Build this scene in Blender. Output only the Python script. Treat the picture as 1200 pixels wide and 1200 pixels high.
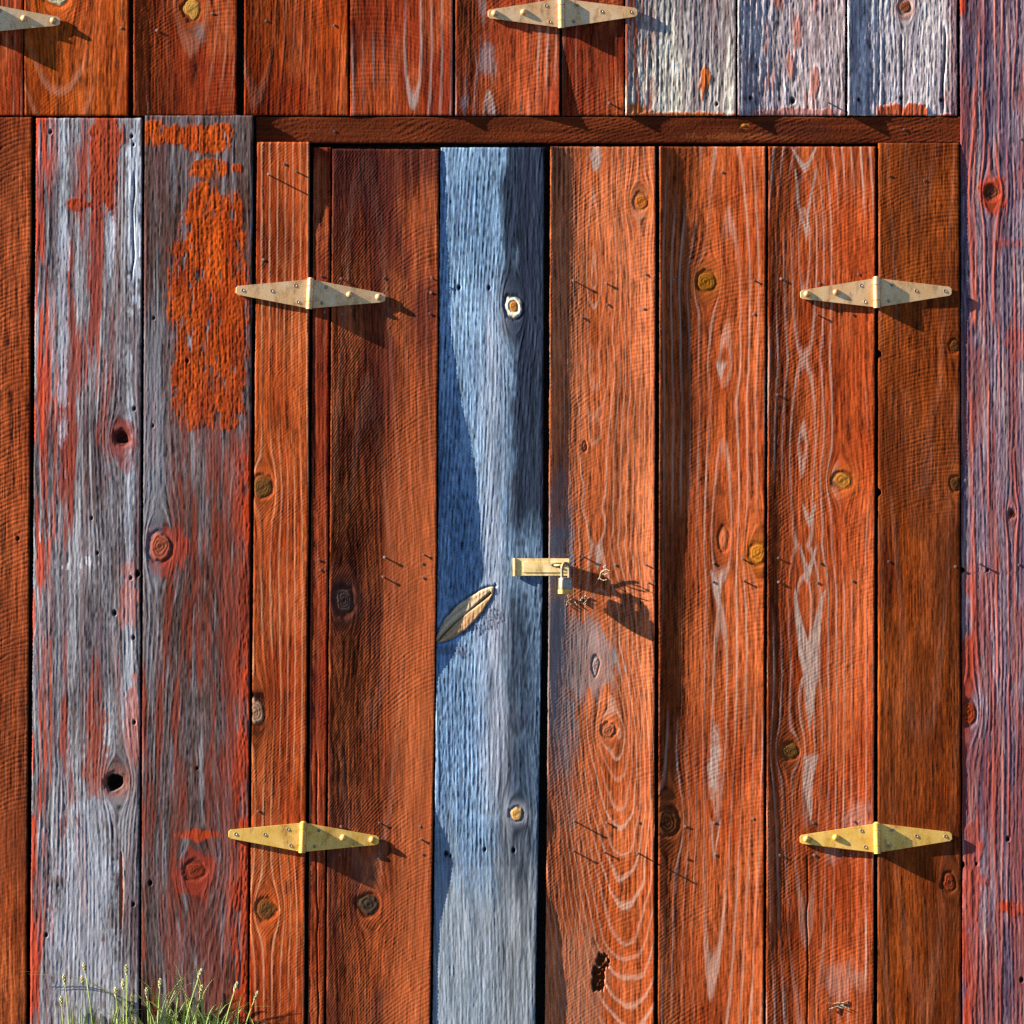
import bpy, math, random
import numpy as np
from mathutils import Vector, Matrix

for o in list(bpy.data.objects):
    bpy.data.objects.remove(o)
SC = bpy.context.scene
COL = SC.collection
R = math.radians

# ------------------------------------------------------------------ camera
S = 0.00113            # metres per photo pixel on the wall plane
GY = 1222              # photo row of the ground line
def W(px, py, h=0.0):  # wall coordinates (photo px, px, height off the wall in px) -> metres
    return Vector(((px - 600) * S, -h * S, (GY - py) * S))

cam = bpy.data.cameras.new('camera')
co = bpy.data.objects.new('camera', cam); COL.objects.link(co)
DIST = 5.0
co.location = (0, -DIST, (GY - 600) * S)
co.rotation_euler = (R(90), 0, 0)
cam.sensor_width = 36
cam.lens = 36 * DIST / (1200 * S)
cam.clip_start = 0.05
cam.clip_end = 2000
SC.camera = co

# ------------------------------------------------------------------ sky, sun, exposure
SUN = Vector((-6.5, -1.0, 3.35))
world = bpy.data.worlds.new('World'); SC.world = world; world.use_nodes = True
wn = world.node_tree
sky = wn.nodes.new('ShaderNodeTexSky'); sky.sky_type = 'NISHITA'; sky.sun_disc = False
sky.sun_elevation = math.asin(SUN.z / SUN.length)
sky.sun_rotation = math.atan2(SUN.x, SUN.y)
sky.air_density = 0.5; sky.dust_density = 0.0; sky.ozone_density = 7.0; sky.altitude = 2500
wn.links.new(sky.outputs[0], wn.nodes['Background'].inputs[0])
wn.nodes['Background'].inputs[1].default_value = 0.06
sl = bpy.data.lights.new('sun', 'SUN'); sl.energy = 5.0; sl.angle = R(0.5); sl.color = (1.0, 0.92, 0.80)
so = bpy.data.objects.new('sun', sl); COL.objects.link(so)
so.rotation_euler = (-SUN).to_track_quat('-Z', 'Y').to_euler()
so.location = SUN.normalized() * 20
vs = SC.view_settings
SC.render.filter_size = 1.0
SC.cycles.use_denoising = False
vs.view_transform = 'Standard'; vs.look = 'None'; vs.exposure = 2.5; vs.gamma = 1.0; vs.use_curve_mapping = False
ALB = 0.62             # albedo = linear(lit colour) * ALB

# ------------------------------------------------------------------ helpers
WORLD = {}
def link(name, data, parent=None, loc=Vector((0, 0, 0))):
    o = bpy.data.objects.new(name, data); COL.objects.link(o)
    WORLD[o] = Vector(loc)
    if parent is not None:
        o.parent = parent; o.location = Vector(loc) - WORLD[parent]
    else:
        o.location = loc
    return o
def thing(name, label, cat, loc, group=None, data=None):
    o = link(name, data, None, loc)
    o['label'] = label; o['category'] = cat
    if group: o['group'] = group
    return o

def _perm(seed):
    return np.random.RandomState(seed).rand(256, 256) * 2 - 1
_cache = {}
def vn(x, y, seed):
    if seed not in _cache: _cache[seed] = _perm(seed)
    T = _cache[seed]
    xi = np.floor(x); yi = np.floor(y); fx = x - xi; fy = y - yi
    xi = xi.astype(int) & 255; yi = yi.astype(int) & 255
    x1 = (xi + 1) & 255; y1 = (yi + 1) & 255
    fx = fx * fx * fx * (fx * (fx * 6 - 15) + 10); fy = fy * fy * fy * (fy * (fy * 6 - 15) + 10)
    a = T[yi, xi] * (1 - fx) + T[yi, x1] * fx
    b = T[y1, xi] * (1 - fx) + T[y1, x1] * fx
    return (a * (1 - fy) + b * fy)
def fbm(x, y, seed, o=3):
    s = 0; a = 1; t = 0
    for i in range(o):
        s = s + a * vn(x * 2 ** i + 17.3 * i, y * 2 ** i + 9.1 * i, seed + i); t += a; a *= .5
    return s / t
def ss(a, b, x):
    t = np.clip((x - a) / (b - a), 0, 1); return t * t * (3 - 2 * t)
def lin(c):
    c = np.array(c, float) / 255
    return np.where(c <= .04045, c / 12.92, ((c + .055) / 1.055) ** 2.4) * ALB
def K(kp, y):
    if isinstance(kp, (int, float)): return np.full_like(y, float(kp))
    return np.interp(y, [k[0] for k in kp], [k[1] for k in kp])
def mix(c, d, m):
    return c * (1 - m[..., None]) + (d if getattr(d, 'ndim', 1) == 3 else np.asarray(d)) * m[..., None]
def blob(px, py, cx, cy, rx, ry, p=2.0, rough=.35, seed=1, soft=.15, sx=10., sy=22.):
    n = rough * fbm(px / sx, py / sy, seed, 3) + rough * .35 * vn(px / 2.2, py / 30, seed + 7) + rough * .5 * fbm(px / 3.5, py / 5, seed + 8, 2)
    d = (np.abs((px - cx) / rx) ** p + np.abs((py - cy) / ry) ** p) ** (1 / p) + n
    return 1 - ss(1 - soft, 1 + soft, d)

def mesh_from(name, verts, faces):
    me = bpy.data.meshes.new(name); me.from_pydata([tuple(v) for v in verts], [], faces); me.update(); return me

# ------------------------------------------------------------------ materials
def newmat(name):
    m = bpy.data.materials.new(name); m.use_nodes = True
    nt = m.node_tree; b = nt.nodes['Principled BSDF']
    return m, nt, b
def N(nt, t, **kw):
    n = nt.nodes.new(t)
    for k, v in kw.items(): setattr(n, k, v)
    return n
def wood_mat():
    m, nt, b = newmat('weathered_wood')
    at = N(nt, 'ShaderNodeAttribute', attribute_name='wood')
    geo = N(nt, 'ShaderNodeNewGeometry')
    mp = N(nt, 'ShaderNodeMapping'); mp.inputs['Scale'].default_value = (1, 1, .07)
    nt.links.new(geo.outputs['Position'], mp.inputs[0])
    n1 = N(nt, 'ShaderNodeTexNoise'); n1.inputs['Scale'].default_value = 900; n1.inputs['Detail'].default_value = 4
    n2 = N(nt, 'ShaderNodeTexNoise'); n2.inputs['Scale'].default_value = 700; n2.inputs['Detail'].default_value = 2
    nt.links.new(mp.outputs[0], n1.inputs['Vector']); nt.links.new(geo.outputs['Position'], n2.inputs['Vector'])
    mr = N(nt, 'ShaderNodeMapRange'); mr.inputs['To Min'].default_value = .55; mr.inputs['To Max'].default_value = 1.45
    nt.links.new(n1.outputs['Fac'], mr.inputs['Value'])
    mx = N(nt, 'ShaderNodeMix', data_type='RGBA', blend_type='MULTIPLY'); mx.inputs[0].default_value = 1
    nt.links.new(at.outputs['Color'], mx.inputs[6]); nt.links.new(mr.outputs[0], mx.inputs[7])
    nt.links.new(mx.outputs[2], b.inputs['Base Color'])
    b.inputs['Roughness'].default_value = .8; b.inputs['Specular IOR Level'].default_value = .03
    ad = N(nt, 'ShaderNodeMath', operation='ADD')
    nt.links.new(n1.outputs['Fac'], ad.inputs[0]); nt.links.new(n2.outputs['Fac'], ad.inputs[1])
    bp = N(nt, 'ShaderNodeBump'); bp.inputs['Strength'].default_value = 1.0; bp.inputs['Distance'].default_value = .00011
    nt.links.new(ad.outputs[0], bp.inputs['Height']); nt.links.new(bp.outputs[0], b.inputs['Normal'])
    return m
def metal_mat(name, c1, c2, rough=.42, metallic=.65, scale=60):
    m, nt, b = newmat(name)
    tc = N(nt, 'ShaderNodeNewGeometry')
    n = N(nt, 'ShaderNodeTexNoise'); n.inputs['Scale'].default_value = scale; n.inputs['Detail'].default_value = 6
    nt.links.new(tc.outputs['Position'], n.inputs['Vector'])
    r = N(nt, 'ShaderNodeValToRGB'); r.color_ramp.elements[0].position = .35; r.color_ramp.elements[1].position = .65
    r.color_ramp.elements[0].color = (*c1, 1); r.color_ramp.elements[1].color = (*c2, 1)
    nt.links.new(n.outputs['Fac'], r.inputs[0])
    n3 = N(nt, 'ShaderNodeTexNoise'); n3.inputs['Scale'].default_value = scale * 1.3; n3.inputs['Detail'].default_value = 8; n3.inputs['Roughness'].default_value = .75
    mp = N(nt, 'ShaderNodeMapping'); mp.inputs['Location'].default_value = (3.1, 1.7, 5.2); mp.inputs['Scale'].default_value = (1, 1, .45)
    nt.links.new(tc.outputs['Position'], mp.inputs[0]); nt.links.new(mp.outputs[0], n3.inputs['Vector'])
    st = N(nt, 'ShaderNodeMapRange'); st.inputs['From Min'].default_value = .5; st.inputs['From Max'].default_value = .72
    nt.links.new(n3.outputs['Fac'], st.inputs['Value'])
    mx = N(nt, 'ShaderNodeMix', data_type='RGBA'); nt.links.new(st.outputs[0], mx.inputs[0]); nt.links.new(r.outputs[0], mx.inputs[6]); mx.inputs[7].default_value = (c1[0] * .42, c1[1] * .30, c1[2] * .3, 1)
    nt.links.new(mx.outputs[2], b.inputs['Base Color'])
    b.inputs['Metallic'].default_value = metallic
    n2 = N(nt, 'ShaderNodeTexNoise'); n2.inputs['Scale'].default_value = scale * 8
    nt.links.new(tc.outputs['Position'], n2.inputs['Vector'])
    mr = N(nt, 'ShaderNodeMapRange'); mr.inputs['To Min'].default_value = rough - .1; mr.inputs['To Max'].default_value = rough + .15
    nt.links.new(n2.outputs['Fac'], mr.inputs['Value']); nt.links.new(mr.outputs[0], b.inputs['Roughness'])
    bp = N(nt, 'ShaderNodeBump'); bp.inputs['Strength'].default_value = .25; bp.inputs['Distance'].default_value = .0002
    nt.links.new(n2.outputs['Fac'], bp.inputs['Height']); nt.links.new(bp.outputs[0], b.inputs['Normal'])
    return m
WOOD = wood_mat()
BRASS = metal_mat('yellow_zinc', (.62, .34, .05), (.74, .44, .10), .4, .45)
SILVER = metal_mat('dull_zinc', (.60, .32, .11), (.64, .40, .19), .34, .55)
HASP = metal_mat('worn_brass', (.58, .38, .12), (.70, .52, .24), .33, .5, 90)
STEEL = metal_mat('grey_steel', (.22, .18, .11), (.34, .28, .18), .4, .6)
RUST = metal_mat('rusty_nail', (.10, .055, .04), (.22, .13, .10), .6, .3, 400)
SCREW = metal_mat('dark_screw', (.25, .15, .09), (.42, .30, .18), .5, .6, 300)
def plain(name, c1, c2, scale, rough=.9, sub=0):
    m, nt, b = newmat(name)
    g = N(nt, 'ShaderNodeNewGeometry'); n = N(nt, 'ShaderNodeTexNoise'); n.inputs['Scale'].default_value = scale; n.inputs['Detail'].default_value = 6
    nt.links.new(g.outputs['Position'], n.inputs['Vector'])
    r = N(nt, 'ShaderNodeValToRGB'); r.color_ramp.elements[0].position = .3; r.color_ramp.elements[1].position = .7
    r.color_ramp.elements[0].color = (*c1, 1); r.color_ramp.elements[1].color = (*c2, 1)
    nt.links.new(n.outputs['Fac'], r.inputs[0]); nt.links.new(r.outputs[0], b.inputs['Base Color'])
    b.inputs['Roughness'].default_value = rough
    bp = N(nt, 'ShaderNodeBump'); bp.inputs['Strength'].default_value = .6; bp.inputs['Distance'].default_value = .01
    nt.links.new(n.outputs['Fac'], bp.inputs['Height']); nt.links.new(bp.outputs[0], b.inputs['Normal'])
    return m
SOIL = plain('grassy_ground', (.022, .026, .010), (.045, .050, .020), 12)
DARK = plain('gap_dark', (.012, .009, .007), (.03, .02, .015), 30)
GRASS = plain('green_grass', (.16, .23, .03), (.32, .38, .09), 25, .55)
SEED = plain('seed_head', (.34, .31, .12), (.46, .42, .20), 300, .7)
STRAW = plain('dry_straw', (.16, .12, .07), (.3, .25, .17), 300, .8)

# ------------------------------------------------------------------ the plank builder
PLANKS = {}
BACK = -24
def level(P, px, py):
    """height of the plank's face (cupping, warping) at a wall point, in px"""
    xl = K(P['xl'], py); xr = K(P['xr'], py); w = xr - xl
    u = np.clip((px - xl) / w, 0, 1)
    C = K(P['C'], py); cl = K(P.get('cl', 0), py); cr = K(P.get('cr', 0), py); t = K(P.get('tilt', 0), py)
    h = C + np.where(u < .5, cl, cr) * np.abs(2 * u - 1) ** np.where(u < .5, P.get('pw', 2.0), 2.0) + t * (u - .5) * w
    h = h + P.get('ytilt', 0) * (py - P['y0'])
    return h

def ring_field(P, px, py):
    s = P['seed']
    X = px + 3.0 * vn(px / 70, py / 240, s + 20) + .35 * vn(px / 22, py / 140, s + 21)
    for k in P.get('knots', []):
        kx, ky, rx, ry = k['p']; f = k.get('flow', 1.0)
        dx = (X - kx) / (rx * 1.15); dy = (py - ky) / (ry * 2.3)
        rho2 = np.maximum(dx * dx + dy * dy, 1)
        X = X - (X - kx) * f / rho2
    xc, dk, per = P['ring']
    d = K(dk, py) + P.get('dwob', .8) * vn(X / 60, py / 55, s + 22) + P.get('dwob2', .2) * vn(X / 18, py / 22, s + 23)
    xcv = K(xc, py)
    r = np.sqrt((X - xcv) ** 2 + d * d)
    r = r + .03 * per * vn(X / 3, py / 16, s + 24)
    return X, r / per

def wood(P, px, py):
    s = P['seed']
    X, g = ring_field(P, px, py)
    fr = g - np.floor(g)
    ridx = np.floor(g)
    rr = vn(ridx * 1.37 + .5, ridx * .71, s + 30) * .5 + .5           # each ring its own strength
    pulse = ss(.66, .84, fr) * (1 - ss(.92, 1.0, fr)) * (.35 + .65 * rr)
    fib = vn(X / 1.4, py / 70, s + 1); fib2 = vn(X / 3.2, py / 80, s + 2); fib3 = vn(X / 9, py / 260, s + 3)
    blot = fbm(px / 55, py / 130, s + 4, 3)
    h = level(P, px, py)
    xl = K(P['xl'], py); xr = K(P['xr'], py)
    # ---------------- saw marks
    saw = np.zeros_like(px)
    if P.get('saw'):
        xc, Rr, per, amp = P['saw']
        xx = px - xc
        ph = (py - xx * xx / (2 * Rr) * np.sign(Rr) * 1.0 if Rr > 0 else py + xx * xx / (2 * -Rr)) / per
        ph = ph + .4 * vn(px / 60, py / 60, s + 5) + .35 * vn(px * .01, py / 9, s + 6)
        line = np.floor(ph)
        am = (.35 + .65 * (vn(line * .93, line * .37, s + 8) * .5 + .5)) * (lambda f: f + (1 - f) * ss(-.35, .4, fbm(px / 45, py / 60, s + 9, 2)))(P.get('sawfloor', .3))
        if 'sawmask' in P: am = am * P['sawmask'](px, py)
        q = ph - line
        saw = (.25 - 1.1 * np.exp(-((q - .5 - .1 * vn(line * .7, px / 12, s + 7)) / .17) ** 2) + .25 * np.exp(-((q - .85) / .12) ** 2)) * am
        h = h + amp * .72 * saw
    wv = P.get('wave', .35) * .4
    h = h + wv * vn(px / 34, py / 160, s + 10) + wv * .35 * vn(px / 15, py / 70, s + 11)
    # ---------------- colour and relief
    base = lin(P['base']); alt = lin(P['alt'])
    if P['kind'] == 'stain': base = base * np.array([.92, .92, .82]); alt = alt * np.array([.82, .81, .72])
    c = np.zeros(px.shape + (3,)) + base
    c = mix(c, alt, np.clip(.5 + 1.05 * blot + .25 * fib3, 0, 1))
    if P['kind'] == 'stain':                     # soft old dirt and fading, in long patches
        dirt = ss(.05, .5, fbm(px / 28, py / 170, s + 31, 3)); fade = ss(.1, .5, fbm(px / 34, py / 120, s + 33, 3))
        c = c * (1 - .35 * dirt)[..., None]; c = mix(c, lin((202, 108, 58)), fade * .26)
    m1 = vn(X / 1.45, py / 5.5, s + 17); m2 = vn(X / 1.35, py / 16, s + 18); m3 = vn(px / 1.3, py / 2.0, s + 19)
    mic = .085 * m1 + .115 * m2 + .035 * m3
    if P['kind'] == 'stain':
        h = h + .7 * P.get('ringamp', .12) * pulse + .7 * P.get('fibamp', .05) * fib + .02 * fib2 + P.get('micro', 1.0) * mic * .62
        c = c * (1 + .12 * fib + .12 * fib2 + .1 * fib3 + .38 * saw + P.get('micro', 1.0) * (.26 * m1 + .42 * m2 + .42 * fib + .12 * m3))[..., None].clip(.1, 2)
        pa = K(P.get('pale_amt', .6), py) * ss(-.4, .25, fbm(px / 50, py / 160, s + 12, 2) + P.get('pale_bias', 0))
        c = mix(c, lin(P.get('pale', (196, 150, 120))), np.clip(pulse * pa * 1.25, 0, 1))
    else:
        rough = P.get('rough', .22)
        e = fbm(X / 1.7, py / 75, s + 13, 2)
        gq = g * P.get('gmul', 1.0) + .16 * vn(X / 6, py / 140, s + 14)
        gq = gq - np.floor(gq)
        gr = 2 * np.exp(-((gq - .5) / (.17 + .06 * rr)) ** 2) - .9
        e2 = vn(X / 1.6, py / 7, s + 15) 
        gm = .35 + .65 * ss(-.5, .4, fbm(px / 25, py / 120, s + 16, 2))
        rel = rough * .85 * (.5 * gr * gm + .6 * e + .4 * e2) + P.get('micro', 1.0) * mic * P.get('wmic', .8)
        h = h + rel + .12 * fib3
        c = c * (1 + .34 * gr * gm + .4 * e + .25 * e2 + .36 * m1 + .35 * m2 + .12 * m3)[..., None]
        c = np.maximum(c, .004)
        for col, sc, th, amt in P.get('streaks', []):
            m = ss(th, th + .3, fbm(X / sc, py / (sc * 28), s + 40 + int(sc * 7) + int(th * 100) + int(col[0]), 3) + .18 * e)
            c = mix(c, lin(col) * (1 + .35 * e + .2 * gr)[..., None].clip(.3, 2), m * amt)
    if 'paint' in P: h, c = P['paint'](px, py, X, h, c, s)
    # ---------------- knots
    for i, k in enumerate(P.get('knots', [])):
        kx, ky, rx, ry = k['p']
        n = .3 * fbm(px / (rx * .8), py / (ry * .8), s + 50 + i, 3)
        a = k.get('rot', 0.0)
        ddx = (px - kx) * math.cos(a) + (py - ky) * math.sin(a); ddy = -(px - kx) * math.sin(a) + (py - ky) * math.cos(a)
        rho = np.sqrt((ddx / rx) ** 2 + (ddy / ry) ** 2) + n
        m = 1 - ss(.85, 1.02, rho)
        rim = np.exp(-((rho - 1.08) / .2) ** 2)
        halo = np.exp(-np.maximum(rho - 1, 0) ** 2 / .9) * (rho > .95)
        kc = lin(k['col'])
        rg = np.sin(rho * k.get('rings', 3) * 2 * math.pi + 2 * n)
        col = np.zeros_like(c) + kc
        col = col * (1 + .28 * rg + .15 * fib)[..., None]
        if 'halo' in k: c = mix(c, lin(k['halo']), halo * k.get('halo_amt', .6))
        c = mix(c, np.maximum(col, .003), m)
        c = c * (1 - k.get('rim', .5) * .7 * rim * (.5 + .9 * np.clip(.5 + vn(px / 5, py / 5, s + 57 + i), 0, 1)))[..., None]
        crack = np.exp(-((ddx * .5 + ddy * .86) / (rx * .09 + .25)) ** 2) * (rho < .8) + np.exp(-((ddx + .3 * ddy) / (rx * .06 + .2)) ** 2) * (rho < .6) * .6
        c = c * (1 - .6 * np.clip(crack, 0, 1) * k.get('crack', 1))[..., None]
        h = h * (1 - m) + m * (level(P, px, py) + k.get('lift', -.2) + .12 * rg) - .7 * rim * k.get('rimd', 1.0)
        if k.get('hole'):
            hm = 1 - ss(.6, 1.0, rho)
            h = h - k['hole'] * hm; c = c * (1 - .5 * hm)[..., None]
    # ---------------- cracks: list of (x0,y0,x1,y1,width)
    for i, (x0, y0, x1, y1, wd) in enumerate(P.get('cracks', [])):
        t = np.clip((py - y0) / (y1 - y0), 0, 1)
        xx = x0 + (x1 - x0) * t + 1.2 * vn(py / 25, py * 0 + i, s + 60)
        m = np.exp(-((px - xx) / wd) ** 2) * ss(y0 - 2, y0 + 12, py) * (1 - ss(y1 - 12, y1 + 2, py))
        h = h - 3.0 * m; c = c * (1 - .75 * m)[..., None]
    # ---------------- old nail holes
    for (hx, hy, hr) in P.get('holes', []):
        dd = np.sqrt((px - hx) ** 2 + ((py - hy) * .75) ** 2)
        m = 1 - ss(hr * .6, hr * 1.2, dd)
        st = np.exp(-((px - hx) / (hr * .8)) ** 2) * ss(hy - 1, hy + 2, py) * (1 - ss(hy, hy + hr * 6, py))
        h = h - 3 * m; c = c * (1 - .9 * m)[..., None] * (1 - .4 * st)[..., None]
    # ---------------- arrises
    de = np.minimum(np.minimum(px - xl, xr - px), np.minimum(py - P['y0'], P['y1'] - py))
    ragged = .7 + .6 * fbm(px / 5, py / 16, s + 70, 2)
    h = h - P.get('arris', .55) * np.exp(-np.maximum(de, 0) / np.maximum(.5, .9 * ragged))
    return h, np.clip(c, .003, .85)

def plank(name, parent, P, label=None):
    y0, y1 = P['y0'], P['y1']
    dx, dy = P.get('dx', .8), P.get('dy', 1.15)
    ys = np.linspace(y0, y1, int((y1 - y0) / dy) + 1)
    xl = K(P['xl'], ys); xr = K(P['xr'], ys)
    nx = int((xr - xl).max() / dx) + 1
    u = np.linspace(0, 1, nx)
    s = P['seed']
    # slightly wandering long edges
    el = .5 * fbm(ys / 40, ys * 0 + .3, s + 80, 3) + .25 * vn(ys / 3, ys * 0 + 2.3, s + 81)
    er = .5 * fbm(ys / 40, ys * 0 + 5.3, s + 82, 3) + .25 * vn(ys / 3, ys * 0 + 7.3, s + 83)
    for (cy, hh, dep, side) in P.get('chips', []):
        b = dep * np.exp(-((ys - cy) / hh) ** 4)
        if side < 0: el = el + b
        else: er = er - b
    PX = (xl + el)[:, None] * (1 - u) + (xr + er)[:, None] * u
    PY = np.repeat(ys[:, None], nx, 1)
    eb = .45 * vn(u * 40, u * 0 + 1.5, s + 84)
    PY[-1] += eb; PY[0] += eb[::-1]
    h, c = wood(P, PX, PY)
    ny = len(ys)
    loc = W(float((xl[-1] + xr[-1]) / 2), y1, 0)
    def co3(X, Y, H):
        a = np.empty((X.size, 3), np.float32)
        a[:, 0] = ((X - 600) * S).ravel() - loc.x; a[:, 1] = (-H * S).ravel() - loc.y; a[:, 2] = ((GY - Y) * S).ravel() - loc.z
        return a
    front = co3(PX, PY, h); fc = c.reshape(-1, 3)
    idx = np.arange(ny * nx).reshape(ny, nx)
    per = np.concatenate([idx[0, :], idx[1:, -1], idx[-1, -2::-1], idx[-2:0:-1, 0]])   # clockwise seen from the front
    n0 = ny * nx; m = len(per)
    e1 = front[per].copy(); e2 = e1.copy(); e2[:, 1] = -BACK * S - loc.y
    ec = fc[per] * .8
    V = np.concatenate([front, e1, e2]); Cc = np.concatenate([fc, ec, ec])
    q = np.stack([idx[1:, :-1], idx[1:, 1:], idx[:-1, 1:], idx[:-1, :-1]], -1).reshape(-1, 4)
    i = np.arange(m); j = (i + 1) % m
    side = np.stack([n0 + i, n0 + j, n0 + m + j, n0 + m + i], -1)
    F = np.concatenate([q, side]).astype(np.int32)
    me = bpy.data.meshes.new(name)
    me.vertices.add(len(V)); me.vertices.foreach_set('co', V.ravel())
    me.loops.add(F.size); me.loops.foreach_set('vertex_index', F.ravel())
    me.polygons.add(len(F)); me.polygons.foreach_set('loop_start', np.arange(0, F.size, 4, dtype=np.int32))
    me.update(calc_edges=True)
    me.polygons.foreach_set('use_smooth', np.ones(len(F), bool))
    at = me.attributes.new('wood', 'FLOAT_COLOR', 'POINT')
    at.data.foreach_set('color', np.concatenate([Cc, np.ones((len(Cc), 1))], 1).astype(np.float32).ravel())
    me.materials.append(WOOD); me.validate()
    o = link(name, me, parent, loc)
    if label: o['label'] = label
    PLANKS[P['id']] = (o, P)
    return o

def hgt(pid, px, py):
    return float(level(PLANKS[pid][1], np.array([float(px)]), np.array([float(py)]))[0])

# ------------------------------------------------------------------ planks' recipes
RED = dict(kind='stain', base=(176, 76, 34), alt=(148, 54, 26), pale=(214, 150, 118))
def red(**k):
    d = dict(RED); d.update(k); return d
def weath(**k):
    d = dict(kind='weather', base=(158, 154, 160), alt=(112, 100, 108)); d.update(k); return d

def paint_L2(px, py, X, h, c, s):
    e = vn(X / 1.6, py / 30, s + 90)
    red_ = lin((176, 66, 22)) * (1 + .35 * e)[..., None]
    m = blob(px, py, 122, 182, 17, 70, 2.6, .35, s + 91) 
    m = np.maximum(m, blob(px, py, 92, 240, 16, 7, 2, .5, s + 92))
    m = np.maximum(m, blob(px, py, 128, 158, 25, 14, 2, .5, s + 93))
    h = h + .22 * m * (1 + .6 * vn(px / 2, py / 4, s + 94))
    c = mix(c, red_, m * .95)
    xl = K(((138, 42), (1222, 36)), py)
    # left edge strip keeps its red paint in ragged streaks
    q = (px - xl)
    sm = (1 - ss(8, 26, q + 10 * vn(py / 90, px / 40, s + 95))) * ss(-.25, .15, vn(X / 2.3, py / 55, s + 96) + .35 * vn(py / 140, px / 30, s + 97))
    c = mix(c, lin((205, 74, 38)) * (1 + .3 * e)[..., None], np.clip(sm, 0, 1) * .9)
    sm = np.exp(-((X - K(((138, 65), (1222, 62)), py) - 4 * vn(py / 150, py * 0, s + 98)) / 1.3) ** 2) + np.exp(-((X - K(((138, 57), (1222, 54)), py)) / 1.2) ** 2) * .8
    c = mix(c, lin((212, 96, 62)), np.clip(sm, 0, 1) * ss(-.4, .1, vn(py / 60, px / 50, s + 99)) * ss(300, 420, py) * .8)
    # purple red old paint over the middle
    m = ss(-.05, .3, fbm(X / 16, py / 170, s + 100, 3) + .25 * e - .0006 * np.abs(py - 560) + .06) * ss(58, 75, px) * (1 - ss(120, 150, px))
    c = mix(c, lin((146, 62, 44)) * (1 + .45 * e)[..., None], m * .9)
    for (x, y, rx, ry, a) in ((158, 240, 8, 110, .75), (130, 285, 5, 34, .8), (152, 640, 5, 200, .5), (98, 1080, 34, 130, .4), (75, 330, 6, 190, .5)):
        m = blob(px, py, x, y, rx, ry, 3, .5, s + 120 + int(x)); c = mix(c, lin((200, 206, 214)) * (1 + .5 * e)[..., None].clip(.2, 2), m * a)
    # pale scrape where a batten was nailed
    m = blob(px, py, 88, 661, 26, 8, 3, .6, s + 101)
    c = mix(c, lin((206, 204, 206)) * (1 + .6 * e)[..., None], m * ss(-.3, .3, vn(X / 2.4, py / 9, s + 119) + .1) * .8)
    m = blob(px, py, 152, 700, 10, 34, 2.5, .5, s + 102); c = mix(c, lin((190, 104, 88)), m * .6)
    m = blob(px, py, 156, 850, 8, 50, 2.5, .5, s + 103); c = mix(c, lin((196, 110, 92)), m * .6)
    m = blob(px, py, 115, 880, 14, 45, 2.2, .7, s + 104); c = mix(c, lin((158, 74, 48)), m * .65)
    m = blob(px, py, 143, 1040, 2.4, 46, 2, .4, s + 105); c = mix(c, lin((176, 92, 44)), m * .8); h = h - .8 * m
    m = blob(px, py, 143, 520, 16, 30, 2, .6, s + 106); c = mix(c, lin((150, 62, 50)), m * .6)
    return h, c
def paint_L3(px, py, X, h, c, s):
    e = vn(X / 1.6, py / 30, s + 90); e2 = vn(X / 1.9, py / 5, s + 89)
    P = [(182, 157, 12, 14), (196, 158, 18, 11), (212, 160, 16, 10), (240, 163, 24, 17), (262, 158, 10, 16), (247, 198, 24, 11), (278, 198, 7, 5),
         (240, 260, 25, 50), (262, 270, 24, 42), (225, 345, 25, 62), (250, 380, 38, 90), (242, 440, 38, 60), (262, 440, 24, 66), (285, 275, 4, 7), (283, 330, 6, 14)]
    m = np.zeros_like(px)
    for i, b in enumerate(P): m = np.maximum(m, blob(px, py, *b, 3.2, .30, s + 91 + i % 3, .1))
    m = m * (1 - ss(503, 507, py + 2 * e))
    m = m * ss(-.62, -.42, fbm(px / 8, py / 18, s + 110, 3) + .45 * vn(px / 1.7, py / 14, s + 111))
    h = h + m * (.2 + .16 * vn(px / 2.2, py / 3, s + 94) + .14 * vn(px / 1.6, py / 40, s + 95))
    pc = mix(np.zeros_like(c) + lin((150, 54, 14)), lin((190, 78, 18)), np.clip(.5 + fbm(px / 18, py / 40, s + 112, 3), 0, 1))
    c = mix(c, pc * (1 + .35 * e + .3 * e2 + .25 * vn(px / 1.5, py / 1.8, s + 87))[..., None], m * .97)
    q = K(((136, 297), (1222, 290)), py) - px
    r = (1 - ss(8, 26, q + 12 * fbm(py / 60, px / 30, s + 97, 2))) * ss(480, 560, py) * ss(-.5, .1, vn(X / 3, py / 25, s + 98) + .3)
    h = h + r * (.25 + .2 * e2)
    c = mix(c, lin((192, 64, 24)) * (1 + .35 * e)[..., None], np.clip(r, 0, 1) * .92)
    r = ss(.0, .4, fbm(X / 9, py / 120, s + 99, 3) + .3 * e + .35 * ss(560, 800, py) * ss(180, 260, px)) * ss(300, 640, py)
    c = mix(c, lin((126, 54, 36)) * (1 + .45 * e)[..., None], r * (.85 - .25 * ss(800, 1050, py)))
    r = blob(px, py, 232, 978, 26, 7, 2, .6, s + 105); c = mix(c, lin((190, 66, 26)), r * .8)
    r = blob(px, py, 228, 1022, 26, 28, 2, .5, s + 106); c = mix(c, lin((158, 60, 40)), r * .75)
    r = blob(px, py, 196, 645, 24, 28, 2, .4, s + 107); c = mix(c, lin((160, 62, 44)), r * .8)
    r = blob(px, py, 180, 420, 11, 260, 6, .15, s + 108); c = mix(c, lin((150, 152, 158)) * (1 + .3 * e)[..., None], r * .5 * ss(330, 420, py))
    return h, c
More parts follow.
